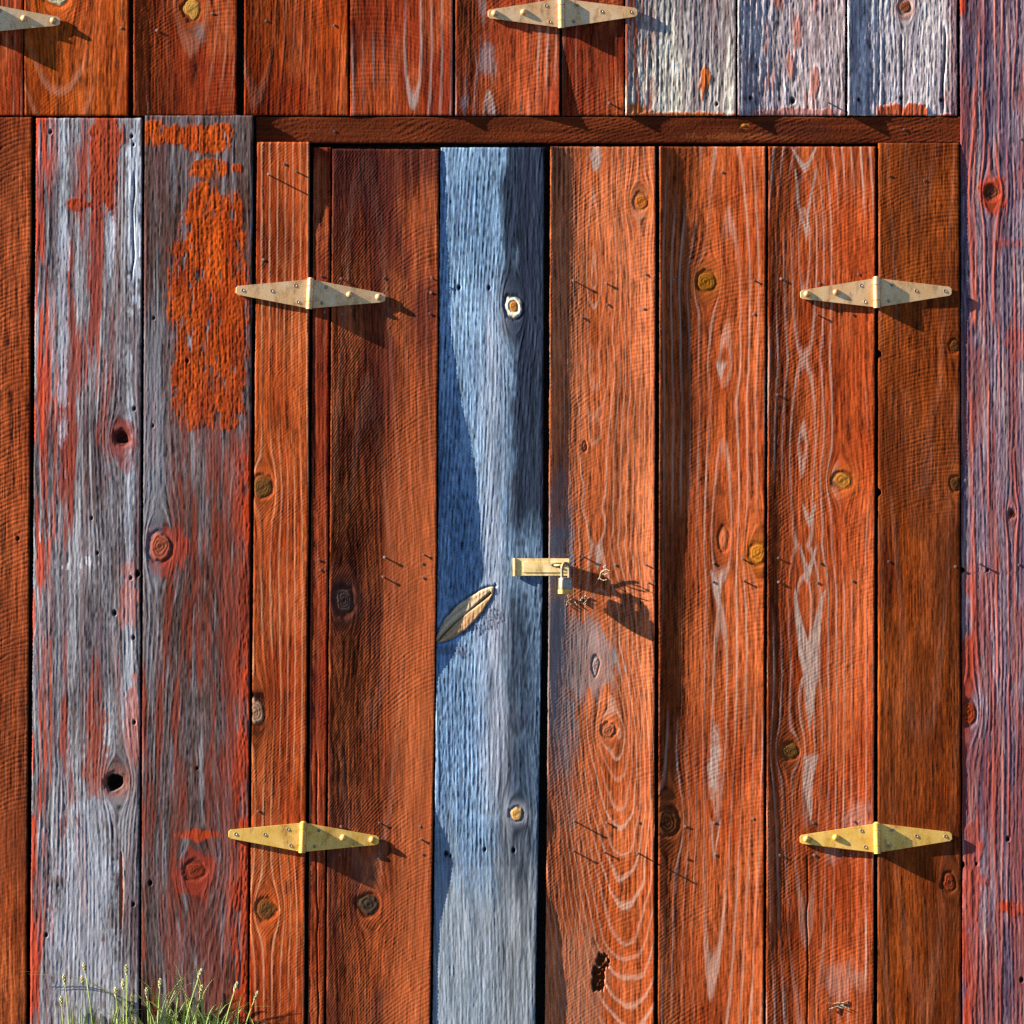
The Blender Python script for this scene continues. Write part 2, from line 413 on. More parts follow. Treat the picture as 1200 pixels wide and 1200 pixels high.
def paint_R(px, py, X, h, c, s):
    e = vn(X / 1.6, py / 30, s + 90)
    q = px - 1126
    for k, (x0, w, amt) in enumerate([(1139, 2.2, .9), (1144, 1.5, .8), (1155, 1.2, .7), (1160, 1.4, .8), (1166, 1.6, .85), (1171, 1.2, .6), (1150, 1.2, .5), (1180, 1.2, .6), (1188, 1.2, .45)]):
        m = np.exp(-((X - x0 - 2.5 * vn(py / 120, py * 0 + k, s + 91)) / w) ** 2) * ss(-.35, .15, vn(py / 70, py * 0 + k * 3.1, s + 92) + .2 * e)
        h = h + .35 * m
        c = mix(c, lin((214, 104, 74)), np.clip(m * amt, 0, 1))
    m = (1 - ss(6, 24, q + 9 * fbm(py / 45, px / 20, s + 93, 2))) * ss(640, 720, py) * ss(-.3, .1, fbm(px / 9, py / 60, s + 94, 2) + .15)
    m = np.maximum(m, (1 - ss(4, 7, q)) * (1 - ss(12, 22, py)))
    m = np.maximum(m, .5 * blob(px, py, 1193, 402, 12, 18, 2, .8, s + 95))
    m = np.maximum(m, blob(px, py, 1186, 285, 22, 4, 2, .8, s + 96) * .35)
    m = np.maximum(m, blob(px, py, 1162, 228, 15, 22, 2, .5, s + 97) * .9)
    m = np.maximum(m, blob(px, py, 1188, 1064, 16, 8, 2, .6, s + 98))
    m = np.maximum(m, blob(px, py, 1138, 1030, 14, 60, 2, .6, s + 99) * .8)
    h = h + m * .2 * (1 + .5 * e)
    c = mix(c, lin((186, 66, 30)) * (1 + .35 * e)[..., None], np.clip(m, 0, 1) * .92)
    r = ss(-.1, .35, fbm(X / 12, py / 150, s + 100, 3) + .3 * e + .25 * ss(600, 1000, py)) * .68
    c = mix(c, lin((146, 72, 62)) * (1 + .4 * e)[..., None], r)
    return h, c
def paint_RD1(px, py, X, h, c, s):
    e = vn(X / 1.6, py / 30, s + 90)
    n = fbm(px / 14, py / 40, s + 91, 3)
    m = (1 - ss(22, 34, px - 640 + 16 * n)) * ss(520, 640, py + 60 * n) * (1 - ss(740, 1000, py + 60 * n))
    m = np.maximum(m, blob(px, py, 678, 772, 40, 42, 2, .5, s + 92) * .75)
    m = np.maximum(m, blob(px, py, 702, 778, 24, 26, 2, .6, s + 93) * .55)
    c = mix(c, lin((150, 142, 138)) * (1 + .3 * e)[..., None], np.clip(m, 0, 1) * .85)
    m = blob(px, py, 698, 186, 6, 16, 2, .4, s + 94) + blob(px, py, 701, 652, 4, 18, 2, .3, s + 95)
    c = mix(c, lin((196, 172, 156)), np.clip(m, 0, 1) * .7)
    m = blob(px, py, 686, 1165, 28, 70, 2, .6, s + 96) * .6
    c = mix(c, lin((172, 112, 82)), m)
    # bark pocket
    m = blob(px, py, 704, 1128, 9, 14, 2, .7, s + 97) ; m = np.maximum(m, blob(px, py, 701, 1148, 8, 14, 2, .7, s + 98))
    k = vn(px / 3.2, py / 3.2, s + 99)
    h = h - m * (2.5 + 3 * k); c = mix(c, lin((96, 48, 22)) * (1 + .8 * k)[..., None].clip(.15, 2), m)
    return h, c
def paint_LD3(px, py, X, h, c, s):
    e = vn(X / 1.5, py / 40, s + 90); n = fbm(px / 16, py / 60, s + 91, 3)
    # darker unbleached heart along the right half
    m = ss(584, 600, X + 14 * n + 2.5 * e) * (1 - ss(590, 665, py + 20 * n))
    m2 = ss(568, 600, X + 12 * n + 2.5 * e) * (.6 + .4 * (1 - ss(612, 630, X + 8 * n))) * ss(650, 730, py) * (1 - ss(1100, 1260, py + 30 * n)) * .9
    m = np.clip(np.maximum(m, m2), 0, 1)
    c = mix(c, lin((34, 40, 56)) * (1 + .9 * e)[..., None].clip(.2, 2), m * .93)
    m = blob(px, py, 618, 300, 9, 170, 3, .3, s + 92); c = mix(c, lin((40, 44, 62)), m * .6)
    m = np.exp(-((px - 578 - 6 * n) / 15) ** 2) * ss(300, 420, py) * (1 - ss(900, 1000, py)); c = mix(c, lin((190, 194, 204)) * (1 + .7 * e)[..., None].clip(.15, 2), m * .55)  # lit streak down the middle, brightened in the colour
    m = ss(930, 1080, py + 60 * n); c = mix(c, lin((146, 150, 152)) * (1 + .6 * e)[..., None], m * .75)
    fr = ring_field(P_D3(), px, py)[1]; fr = fr - np.floor(fr)
    ln = np.exp(-((fr - .5) / .16) ** 2) * ss(560, 592, X + 8 * n) * ss(-.5, .1, vn(X / 5, py / 90, s + 86))
    c = c * (1 - .62 * ln)[..., None]; h = h - .12 * ln
    # the long spike knot: a leaf-shaped inset, hot tan, with a split down its middle
    ax, ay, bx, by = 511, 752, 579, 688
    L = math.hypot(bx - ax, by - ay); tx, ty = (bx - ax) / L, (by - ay) / L
    t = ((px - ax) * tx + (py - ay) * ty) / L; d = -(px - ax) * ty + (py - ay) * tx
    hw = 15 * np.sin(np.clip(t, 0, 1) * math.pi) ** .62 * (1 - .15 * t)
    sd = np.abs(d + .6 * vn(px / 6, py / 6, s + 93)) - hw
    inside = (1 - ss(-.8, .4, sd)) * (t > 0) * (t < 1)
    dd = np.abs(d) / np.maximum(hw, .5)
    rg = np.sin(dd * 13 + 6 * t + .8 * vn(px / 7, py / 7, s + 94))
    kc = mix(np.zeros_like(c) + lin((222, 190, 146)), lin((208, 158, 108)), ss(0, 1, d / 12 + .3))
    kc = kc * (1 + .2 * rg + .12 * vn(px / 2, py / 2, s + 88))[..., None]
    c = mix(c, kc, inside)
    split = np.exp(-((d - 1.0 + 1.5 * np.sin(t * 5)) / (.9 + .5 * np.sin(t * 9))) ** 2) * (t > .02) * (t < .93)
    c = c * (1 - .92 * split)[..., None]; h = h - 2.2 * split
    rim = np.exp(-((sd - .8) / 1.3) ** 2) * (t > -.05) * (t < 1.05)
    c = c * (1 - .6 * rim)[..., None]; h = h - 1.2 * rim + 1.1 * inside
    # torn fibres under the spike
    u2 = -(px - ax - 18) * ty + (py - ay) * tx
    tm = blob(px, py, 560, 735, 20, 6, 2, .8, s + 95); tm = np.maximum(tm, blob(px, py, 532, 762, 17, 6, 2, .8, s + 96)); tm = np.maximum(tm, blob(px, py, 576, 722, 12, 9, 2, .8, s + 97))
    k = vn((px + py) / 4, (py - px) / 2, s + 98)
    h = h + tm * .35 * k; c = mix(c, lin((96, 96, 110)) * (1 + .4 * k)[..., None], tm * .5)
    return h, c
P_D3 = lambda: REC['D3']
def paint_U8(px, py, X, h, c, s):
    e = vn(X / 1.6, py / 30, s + 90)
    m = (1 - ss(748, 775, px + 18 * fbm(px / 12, py / 40, s + 91, 2)))
    c = mix(c, lin((176, 74, 40)) * (1 + .5 * e)[..., None].clip(.2, 2), m * ss(-.2, .2, vn(X / 2.4, py / 60, s + 92) + .1) * .9)
    m = np.maximum(blob(px, py, 826, 95, 6, 18, 2, .5, s + 93), blob(px, py, 800, 136, 62, 5, 3, .5, s + 94)); h = h + .5 * m
    m = np.maximum(m, blob(px, py, 745, 130, 12, 12, 2, .5, s + 95))
    c = mix(c, lin((192, 94, 28)), m * .9)
    return h, c
def paint_U9(px, py, X, h, c, s):
    e = vn(X / 1.6, py / 30, s + 90)
    m = ss(-.1, .3, fbm(X / 9, py / 40, s + 91, 3) + .2 * e - .0009 * (px - 915) ** 2 * .3) 
    m = np.maximum(m, blob(px, py, 930, 134, 62, 6, 3, .6, s + 92)); m = np.maximum(m, blob(px, py, 955, 100, 5, 18, 2, .6, s + 93))
    h = h + .35 * m
    return h, mix(c, lin((178, 98, 76)) * (1 + .35 * e)[..., None], m * .75)
def paint_U10(px, py, X, h, c, s):
    e = vn(X / 1.6, py / 30, s + 90)
    m = np.maximum(blob(px, py, 1045, 131, 18, 9, 2.4, .4, s + 91), blob(px, py, 1074, 131, 18, 9, 2.4, .4, s + 92))
    m = np.maximum(m, blob(px, py, 1112, 136, 9, 3, 2, .5, s + 93)); h = h + m * .7
    c = mix(c, lin((188, 82, 36)) * (1 + .35 * e)[..., None], m * .95)
    m = ss(1100, 1118, px + 8 * fbm(px / 10, py / 40, s + 94, 2)); c = mix(c, lin((126, 74, 76)), m * .7)
    return h, c
def paint_dark(col, amt, sc=60):
    def f(px, py, X, h, c, s):
        m = ss(-.15, .45, fbm(px / sc, py / (sc * 2.5), s + 90, 3) + .12 * vn(X / 2, py / 40, s + 91))
        return h, mix(c, lin(col), m * amt)
    return f
def vpatch(px, py, x, y0, y1, hw, yi=None, seed=0):
    n = .12 * fbm(px / 6, py / 14, seed + 3, 2); xx = np.abs(px - x - 2 * vn(py / 40, py * 0, seed))
    t = (py - y0) / (y1 - y0)
    m = ss(-.9, .9, hw * (1 - t) ** .85 * (t < 1) - xx + n * 8) if False else ss(-.8, .8, hw * np.clip(1 - t, 0, 1) ** .85 - xx + n * 6 - .3)
    if yi is not None and yi > y0:
        t2 = np.clip((py - y0) / (yi - y0), 0, 1); m = m * (1 - ss(-.8, .8, (hw - 2.2) * (1 - t2) ** .85 - xx + n * 4 - .3))
    return m * ss(y0 - 3, y0 + 5, py) * (t < 1.02)
def paint_v(vs_, col=(190, 158, 140), base=None):
    def f(px, py, X, h, c, s):
        if base: h, c = base(px, py, X, h, c, s)
        e = vn(X / 1.4, py / 9, s + 90)
        for i, (x, y0, y1, hw, yi, a) in enumerate(vs_):
            m = vpatch(px, py, x, y0, y1, hw, yi, s + 91 + i)
            c = mix(c, lin(col) * (1 + .3 * e)[..., None], m * a)
        return h, c
    return f
def paint_scuff(spots, col=(204, 168, 150), base=None):
    def f(px, py, X, h, c, s):
        if base: h, c = base(px, py, X, h, c, s)
        for i, (x, y, rx, ry, a) in enumerate(spots):
            m = blob(px, py, x, y, rx, ry, 2, .6, s + 92 + i, .4); c = mix(c, lin(col), m * a)
        return h, c
    return f

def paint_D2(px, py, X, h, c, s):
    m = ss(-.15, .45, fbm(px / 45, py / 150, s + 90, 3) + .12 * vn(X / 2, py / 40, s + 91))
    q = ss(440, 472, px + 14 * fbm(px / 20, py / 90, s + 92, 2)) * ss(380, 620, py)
    c = mix(c, lin((84, 38, 34)), m * .6 * (1 - .85 * q))  # blotchy dark stain kept to left and top, deepening the board's shade in colour
    return h, mix(c, lin((186, 98, 54)), q * .4)  # sunlit right band lightened in the colour as well
def knot(x, y, rx, ry=None, col=(150, 86, 40), **k):
    return dict(p=(x, y, rx, ry or rx), col=col, **k)
TAN = (222, 170, 96)

B = 1222
REC = {}
def rec(pid, **k): k['id'] = pid; REC[pid] = k
# upper row -----------------------------------------------------------------
UY = dict(y0=-110, y1=135.5)
rec('U1', **red(seed=101, xl=-93, xr=27, C=1, **UY, ring=(-40, ((-110, 20), (140, 30)), 9), saw=(-60, 90, 4.6, .30), base=(172, 68, 30), alt=(140, 48, 24)))
rec('U2', **red(seed=121, xl=29, xr=150, C=1, cl=1.0, cr=1, **UY, ring=(70, ((-110, 10), (140, 60)), 11), saw=(150, 110, 4.8, .26), base=(178, 80, 26), alt=(166, 62, 16), pale_amt=.3,
    sawmask=lambda x, y: 1 - .8 * ss(80, 115, x), knots=[knot(67, -3, 13, 9, (212, 196, 150))]))
rec('U3', **red(seed=141, xl=157, xr=277, C=.8, cl=5.2, cr=1.2, **UY, ring=(222, ((-110, 16), (140, 36)), 10), saw=(270, 120, 4.6, .26), base=(158, 64, 26), alt=(136, 48, 22), pale_amt=.25,
    knots=[knot(225, 11, 9.5, 11.5, (214, 156, 72), rings=5, halo=(180, 84, 36))], paint=paint_scuff([(233, 38, 5, 10, .55)], (120, 112, 110))))
rec('U4', **red(seed=161, xl=286.5, xr=408, C=1, cl=3.6, cr=1, **UY, ring=(300, ((-110, 26), (140, 40)), 8), saw=(430, 150, 5, .12), base=(170, 68, 22), alt=(144, 50, 16), fibamp=.1, pale_amt=.2, ringamp=.3, wave=.5))
rec('U5', **red(seed=181, xl=410.5, xr=530, C=1, cl=1.2, cr=1.5, **UY, ring=(482, ((-110, 36), (-10, 6), (60, 3), (140, 13)), 12), saw=(430, 170, 5, .26), base=(172, 70, 32), alt=(146, 52, 26), pale=(176, 160, 150), pale_amt=.7))
rec('U6', **red(seed=201, xl=534, xr=656, C=1, cl=4.2, cr=((-100, .3), (35, .4), (135, 4.2)), **UY, ring=(572, ((-110, 36), (20, 6), (80, 14), (140, 5)), 10), saw=(660, 110, 5.2, .3), base=(184, 84, 46), alt=(164, 66, 36), pale=(200, 176, 160), pale_amt=.6,
    paint=paint_scuff([(570, 70, 9, 20, .6), (577, 128, 4, 8, .6), (566, 10, 5, 20, .45), (544, 120, 5, 8, .4)], (178, 158, 152))))
rec('U7', **red(seed=221, xl=658.5, xr=731, C=.8, cl=.5, cr=.4, **UY, ring=(640, ((-110, 30), (140, 34)), 10), saw=(760, 120, 4.6, .3), base=(144, 54, 26), alt=(124, 42, 22), pale_amt=.2, wave=.2))
rec('U8', **weath(seed=241, xl=733, xr=861.5, C=1, cl=4.2, cr=1.5, **UY, ring=(900, ((-110, 60), (140, 40)), 7), rough=.30, wmic=1.2, base=(222, 212, 190), alt=(150, 140, 138), streaks=[((120, 90, 92), 4, .1, .6)], paint=paint_U8, holes=[(840, 122, 1.8)]))
rec('U9', **weath(seed=261, xl=864.5, xr=990, C=.8, cl=5.7, cr=1, **UY, ring=(935, ((-110, 50), (140, 34)), 6), rough=.30, wmic=1.2, base=(206, 190, 186), alt=(160, 138, 138), paint=paint_U9, holes=[(929, 118, 3), (879, 115, 2.2)]))
rec('U10', **weath(seed=281, xl=993.5, xr=1121.5, C=.5, cl=6.3, cr=.5, **UY, ring=(960, ((-110, 60), (140, 60)), 6.5), rough=.28, wmic=1.2, base=(222, 210, 204), alt=(186, 170, 172), streaks=[((110, 96, 110), 5, .15, .6)], paint=paint_U10,
    knots=[knot(1060, 8, 7, 8, (150, 84, 52), halo=(190, 120, 90))], holes=[(1006, 117, 2.2), (1056, 115, 2.2), (1103, 117, 2.2)], cracks=[(1056, 40, 1056, 136, .9), (1108, 30, 1104, 136, 1.1)]))
rec('R', **weath(seed=301, y0=-110, y1=B, xl=((-110, 1124.6), (165, 1125.5), (1222, 1128)), xr=1262, C=2.2, cl=((0, 1.5), (165, 1.5), (200, 0)), ring=(1085, ((-110, 38), (230, 42), (600, 26), (900, 40), (1222, 22)), 4.3), rough=.26, base=(144, 120, 128), alt=(92, 72, 88),
    gmul=1, streaks=[((92, 74, 96), 3, .18, .55), ((196, 170, 160), 4, .2, .5)], paint=paint_R,
    knots=[knot(1162, 226, 8, 8, (120, 62, 40), rim=.6, lift=-1.2, rings=2, halo=(176, 70, 44), halo_amt=.8), knot(1186, 602, 3.5, 5, (110, 46, 24), flow=1.5, lift=-1), knot(1135, 835, 9, 14, (160, 62, 30))],
    holes=[(1157, 668, 1.8), (1181, 983, 2.2), (1197, 1148, 2.4), (1144, 1012, 1.6)], dwob=5, chips=[(668, 3, 4, -1), (1013, 4, 3, -1)]))
rec('L0', **red(seed=601, y0=-110, y1=B, xl=-235, xr=-96, C=5, dx=2.0, dy=3.0, ring=(-160, ((-110, 20), (1222, 50)), 9), saw=(-60, 120, 9, .3)))
rec('R2', **weath(seed=621, y0=-110, y1=B, xl=1265, xr=1400, C=2.5, dx=2.0, dy=3.0, ring=(1300, ((-110, 30), (1222, 50)), 7), rough=.2, base=(158, 138, 142), alt=(108, 88, 102)))
# header ---------------------------------------------------------------------
# lower row -------------------------------------------------------------------
rec('L1', **red(seed=321, y0=138, y1=B, xl=-93, xr=((138, 38.5), (1222, 31)), C=6, cr=1.2, ring=(-30, ((138, 30), (1222, 60)), 8), sawfloor=.7, saw=(60, 120, 5.4, .6), base=(160, 76, 40), alt=(144, 62, 28), pale_amt=.1, ringamp=.04, wave=.2,
    sawmask=lambda x, y: 1 - .75 * ss(940, 975, y + 6 * vn(x / 9, y / 9, 5)), paint=paint_dark((104, 46, 26), .35, 50), holes=[(22, 631, 2.0)]))
rec('L2', **weath(seed=341, y0=139, y1=B, xl=((139, 43), (1222, 36)), xr=((139, 167), (1222, 163)), C=6, cl=.5, cr=.3, ring=(20, ((138, 30), (500, 44), (900, 20), (1222, 40)), 4.4), rough=.22, base=(150, 146, 148), alt=(92, 80, 82),
    streaks=[((92, 66, 56), 3, .2, .55), ((190, 190, 190), 5, .15, .6), ((120, 84, 84), 7, .12, .5)], paint=paint_L2,
    knots=[knot(144, 513, 9, 9, (110, 50, 36), hole=4, halo=(150, 62, 46)), knot(136, 916, 11, 11, (70, 50, 36), hole=14, rim=.3, halo=(166, 84, 52), halo_amt=.5)],
    holes=[(158, 479, 2), (108, 607, 1.8), (162, 672, 3), (154, 677, 1.8), (135, 718, 2.6), (115, 648, 1.6), (157, 747, 2), (158, 846, 2), (157, 1059, 2), (55, 1095, 2), (60, 155, 2), (155, 160, 2), (157, 170, 1.6)], cracks=[(158, 200, 156, 330, .7)]))
rec('L3', **weath(seed=361, y0=136, y1=B, xl=((136, 170.5), (1222, 166)), xr=((136, 297), (1222, 290)), C=6.4, cl=.4, cr=.3, ring=(236, ((136, 60), (500, 44), (640, 50), (1000, 14), (1222, 40)), 4.0), rough=.18, base=(112, 100, 98), alt=(86, 62, 54),
    streaks=[((80, 60, 52), 3, .15, .6), ((148, 146, 150), 4, .22, .6), ((112, 70, 66), 6, .12, .5)], paint=paint_L3,
    knots=[knot(188, 640, 13, 16, (176, 92, 66), rim=.4, rings=3, lift=.3), knot(229, 1020, 11, 11, (140, 56, 34), rings=4, rim=.4)], holes=[(181, 373, 1.6), (220, 423, 2), (180, 499, 1.6), (177, 1034, 2.4), (232, 900, 1.5)]))
rec('T1', **red(seed=381, y0=167, y1=B, xl=((167, 302), (1222, 292.5)), xr=((167, 363), (560, 362), (1222, 356)), C=6.5, cl=.3, cr=.6, ring=(250, ((167, 12), (560, 18), (1222, 10)), 8.6), saw=(420, 105, 4.3, .26), base=(182, 82, 36), alt=(160, 60, 24), pale=(226, 156, 112), pale_amt=.75, pale_bias=.2, ringamp=.14, wave=.2,
    knots=[knot(308, 571, 10.5, 12, (118, 76, 36), rings=4, rim=.5), knot(312, 1065, 11, 11, (118, 74, 36), rings=5, rim=.4), knot(300, 834, 9, 16, (176, 132, 104), rim=.35)]))
rec('D1', **red(seed=401, y0=173, y1=B, xl=((173, 368), (1222, 361)), xr=((173, 387.5), (700, 384), (1222, 379.5)), C=((173, 2.6), (235, 3.4), (275, 5.6), (1222, 5.6)), ring=(330, ((167, 12), (1222, 16)), 9), saw=(420, 60, 4.4, .25), base=(160, 66, 34), alt=(138, 50, 28), pale_amt=.3, wave=.15, tilt=-.012, cracks=[(371, 880, 373, 1222, .6)]))
rec('D2', **red(seed=421, y0=175, y1=B, xl=((175, 390), (700, 386.5), (1222, 382.5)), xr=((175, 514.5), (700, 511), (1222, 503.5)), C=2.2, pw=1.3, cl=((175, 4.4), (450, 4.9), (560, 5.6), (760, 6.0), (900, 5.8), (960, 4.2), (1222, 3.2)), cr=((175, .2), (420, 1.6), (600, 2.8), (1222, 3.4)),
    ring=(430, ((167, 60), (700, 40), (1222, 70)), 10), sawfloor=.5, saw=(535, 92, 4.8, .42), base=(168, 80, 42), alt=(112, 48, 30), pale_amt=.15, wave=.55,
    knots=[knot(432, 1060, 12, 12, (84, 66, 48), rim=.6, rings=2), knot(403, 703, 11, 16, (104, 74, 60), rim=.5, halo=(110, 66, 54))],
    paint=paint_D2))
step = ((150, .2), (300, 1.3), (400, 2.1), (470, 4.3), (515, 6.2), (570, 7.5), (670, 8.6), (740, 5.5), (800, 3.0), (850, 2.6), (915, 2.0), (960, 1.6), (1015, 3.0), (1075, .8), (1130, .2), (1222, .2))
D2E = lambda y: 2.2 + float(np.interp(y, [175, 420, 600, 1222], [.2, 1.6, 2.8, 3.4]))
rec('D3', **weath(seed=441, y0=173, y1=B, xl=((173, 516.5), (700, 512.5), (1222, 507)), xr=((173, 638), (650, 636), (900, 632), (1222, 626.5)), C=tuple((y, D2E(y) - v) for y, v in step), pw=1.5, cl=((700, 0), (790, 4.0), (860, 4.6), (930, 3.6), (985, .8), (1010, 0)), cr=.4, tilt=((173, .02), (1222, .03)), rough=.24, gmul=1,
    ring=(((173, 650), (650, 622), (800, 606), (1222, 612)), ((173, 26), (560, 8), (640, 6), (720, 10), (900, 22), (1040, 8), (1222, 2)), 4.4), base=(144, 174, 200), alt=(114, 144, 172), streaks=[((100, 112, 144), 3, .2, .5)], micro=.9, paint=paint_LD3, dwob=1.5, dwob2=.3,
    knots=[knot(602, 359, 9.5, 13, (236, 222, 190), rings=2, rim=.7, crack=.4, lift=.8), knot(605, 953, 7.5, 8, (206, 158, 92), rings=3, rim=.5, lift=.6, halo=(170, 170, 176), halo_amt=.5)],
    holes=[(538, 337, 2.2), (573, 337, 2.2), (523, 1000, 2.8), (528, 1003, 1.6), (568, 995, 2), (602, 996, 2.2)]))
rec('D3k', **REC['D3'])
REC['D3']['knots'] = REC['D3']['knots'] + [knot(602, 359, 4.8, 6, (204, 120, 44), flow=0, rings=2, rim=.4, crack=1.0, lift=.9)]
rec('D4', **red(seed=461, y0=172, y1=B, xl=((172, 645), (700, 643), (1222, 638.5)), xr=((172, 768), (1222, 766)), C=1.0, pw=3, cl=((172, 5.0), (640, 5.0), (700, 4.6), (800, 3.9), (950, 2.6), (1222, 1.8)), cr=((172, 3.2), (1222, 3.0)),
    ring=(((172, 700), (640, 700), (800, 712), (1000, 728), (1222, 738)), ((172, 14), (330, 3), (380, 12), (640, 24), (760, 18), (860, 4), (1222, 68)), 5.2), dwob=3, dwob2=1.2, saw=(790, 150, 4.9, .24), base=(210, 112, 68), alt=(186, 86, 42), pale_bias=.9, pale=(218, 174, 146), pale_amt=((172, .35), (600, .4), (800, .5), (1222, .55)), ringamp=.12, wave=.3,
    knots=[knot(751, 236, 8.5, 9, (176, 96, 36), rim=.55, halo=(196, 100, 40)), knot(713, 856, 8, 8, (176, 98, 62), rim=.4, rings=2), knot(685, 523, 2.5, 5, (150, 70, 44)), knot(698, 780, 4, 10, (180, 150, 140), flow=1.4)], paint=paint_RD1))
rec('D5', **red(seed=481, y0=172, y1=B, xl=((172, 773), (1222, 771)), xr=((172, 897), (1222, 894)), C=((172, 1), (1222, 1)), pw=3, cl=((172, 5.2), (260, 6.2), (450, 6.6), (560, 6.2), (640, 5.6), (780, 5.2), (900, 4.8), (960, 3.8), (1222, 2.8)), cr=3.4,
    ring=(((172, 850), (560, 848), (1222, 832)), ((172, 26), (430, 5), (470, 12), (620, 1), (690, 10), (780, 5), (860, 2), (930, 8), (1222, 22)), 10), saw=(920, 190, 5.0, .26), base=(190, 92, 48), alt=(170, 72, 32), pale=(206, 160, 136), pale_amt=.75, ringamp=.14, wave=.35,
    knots=[knot(828, 330, 10.5, 11, (156, 94, 22), rim=.6, rings=3, halo=(170, 92, 34)), knot(889, 649, 10, 12, (186, 112, 32), rim=.6, halo=(186, 100, 30)), knot(783, 962, 13, 16, (120, 62, 30), rim=.7, halo=(150, 76, 38)), knot(848, 632, 6, 15, (196, 104, 62), rim=0, rings=1, crack=0)],
    paint=paint_v([(846, 424, 445, 7, None, .85), (841, 668, 722, 8, 684, .9), (838, 960, 1012, 7, 1004, .8)], base=paint_scuff([(837, 893, 6, 33, .85)], (196, 164, 146)))))
rec('D6', **red(seed=501, y0=172, y1=B, xl=((172, 900.5), (1222, 897.5)), xr=((172, 1025.5), (1222, 1023)), C=1.4, pw=3, cl=((172, 3.2), (540, 3.7), (600, 4.2), (800, 4.2), (1000, 4.6), (1080, 4.4), (1130, 3.2), (1222, 2.6)), cr=2.9,
    ring=(((172, 942), (1222, 946)), ((172, 24), (280, 1), (420, 17), (520, 6), (640, 15), (700, 2), (790, 9), (830, 1), (960, 8), (1222, 26)), 9.0), saw=(1100, 250, 4.8, .24), base=(188, 86, 44), alt=(170, 68, 28), pale=(204, 160, 138), pale_amt=.8, pale_bias=.1, ringamp=.13, wave=.3,
    knots=[knot(987, 563, 10.5, 9.5, (180, 116, 44), rim=.6, halo=(190, 96, 40)), knot(927, 880, 10, 9, (140, 92, 40), rim=.7, halo=(176, 86, 40))],
    paint=paint_v([(942, 172, 204, 16, 193, .9), (944, 196, 284, 14, 266, .9), (947, 590, 620, 9, 604, .85), (946, 640, 684, 11, 664, .85), (948, 690, 862, 19, 752, .9), (948, 884, 968, 9, 884, .85)],
        base=paint_scuff([(1005, 955, 14, 20, .25), (975, 1000, 8, 14, .25), (985, 1150, 22, 22, .25)])), cracks=[(945, 1000, 947, 1222, .6)]))
rec('T2', **red(seed=521, y0=168, y1=B, xl=((168, 1029.5), (1222, 1028)), xr=((168, 1123.5), (1222, 1126)), C=((168, 5.6), (940, 5.2), (1000, 4.4), (1222, 1.6)), tilt=-.032, ring=(1080, ((168, 60), (1222, 90)), 9), sawfloor=.6, saw=(1125, 190, 4.5, .36), base=(170, 80, 30), alt=(142, 60, 18), pale_amt=.15, ringamp=.08, wave=.3,
    sawmask=lambda x, y: (1 - ss(560, 640, y)) * .95 + .1, paint=paint_dark((104, 48, 22), .5, 70), chips=[(415, 4, 4, -1), (577, 4, 4, -1)],
    knots=[knot(1118, 405, 6, 7, (110, 60, 24), rim=.4), knot(1119, 566, 6, 8, (96, 56, 24), rim=.3), knot(1112, 1034, 8, 10, (150, 62, 30), rim=.35)]))

# header: a horizontal beam, built with x and y exchanged in its grain ------------------
def header_plank(parent):
    P = red(id='H', seed=541, y0=137, y1=167.5, xl=300.5, xr=1125.5, C=.6, ring=(600, 30, 9), dx=1.0, dy=.8, ytilt=-.075, base=(118, 52, 24), alt=(94, 40, 18), wave=.2, pale_amt=.1)
    def hwood(P, px, py):
        s = P['seed']
        h = level(P, px, py)
        e = vn(px / 40, py / 1.4, s); e2 = vn(px / 110, py / 5, s + 1); n = fbm(px / 60, py / 20, s + 2, 3)
        ph = (py + (px - 500) * .35 + 4 * vn(px / 60, py / 20, s + 3)) / 4.6 * np.where(px > 520, 1, .9)
        sw = np.sin(2 * math.pi * ph) * ss(-.2, .3, fbm(px / 70, py / 30, s + 4, 2) + .25 * ss(480, 700, px))
        h = h + .06 * e + .1 * e2 + .09 * sw + .15 * n + .12 * vn(px / 1.5, py / 1.5, s + 8)
        c = np.zeros(px.shape + (3,)) + lin(P['base'])
        c = mix(c, lin(P['alt']), np.clip(.5 + n, 0, 1)) * (1 + .2 * e + .15 * e2 + .1 * sw)[..., None]
        d = np.sqrt(((px - 872) / 8) ** 2 + ((py - 147) / 5) ** 2) + .3 * n
        m = 1 - ss(.5, 1, d); c = mix(c, lin((176, 108, 40)), m * .9); h = h + .6 * m * np.cos(d * 4)
        m = np.exp(-((px - 870 - .2 * (py - 150)) / 2) ** 2) * ss(148, 152, py); c = c * (1 - .6 * m)[..., None]
        m = blob(px, py, 930, 152, 46, 9, 2, .5, s + 5); c = mix(c, lin((84, 40, 26)), m * .5)
        m = blob(px, py, 866, 160, 60, 4, 2, .5, s + 6); c = mix(c, lin((168, 92, 48)), m * .35)
        de = np.minimum(py - P['y0'], P['y1'] - py); h = h - .5 * np.exp(-np.maximum(de, 0) / .8)
        return h, np.clip(c, .003, .8)
    global wood
    old = wood; wood = hwood
    o = plank('header_beam', parent, P); wood = old
    return o

# ------------------------------------------------------------------ ground
gm = mesh_from('ground', [(-400, -400, 0), (400, -400, 0), (400, 400, 0), (-400, 400, 0)], [(0, 1, 2, 3)])
gm.materials.append(SOIL)
go = link('ground', gm); go['kind'] = 'structure'

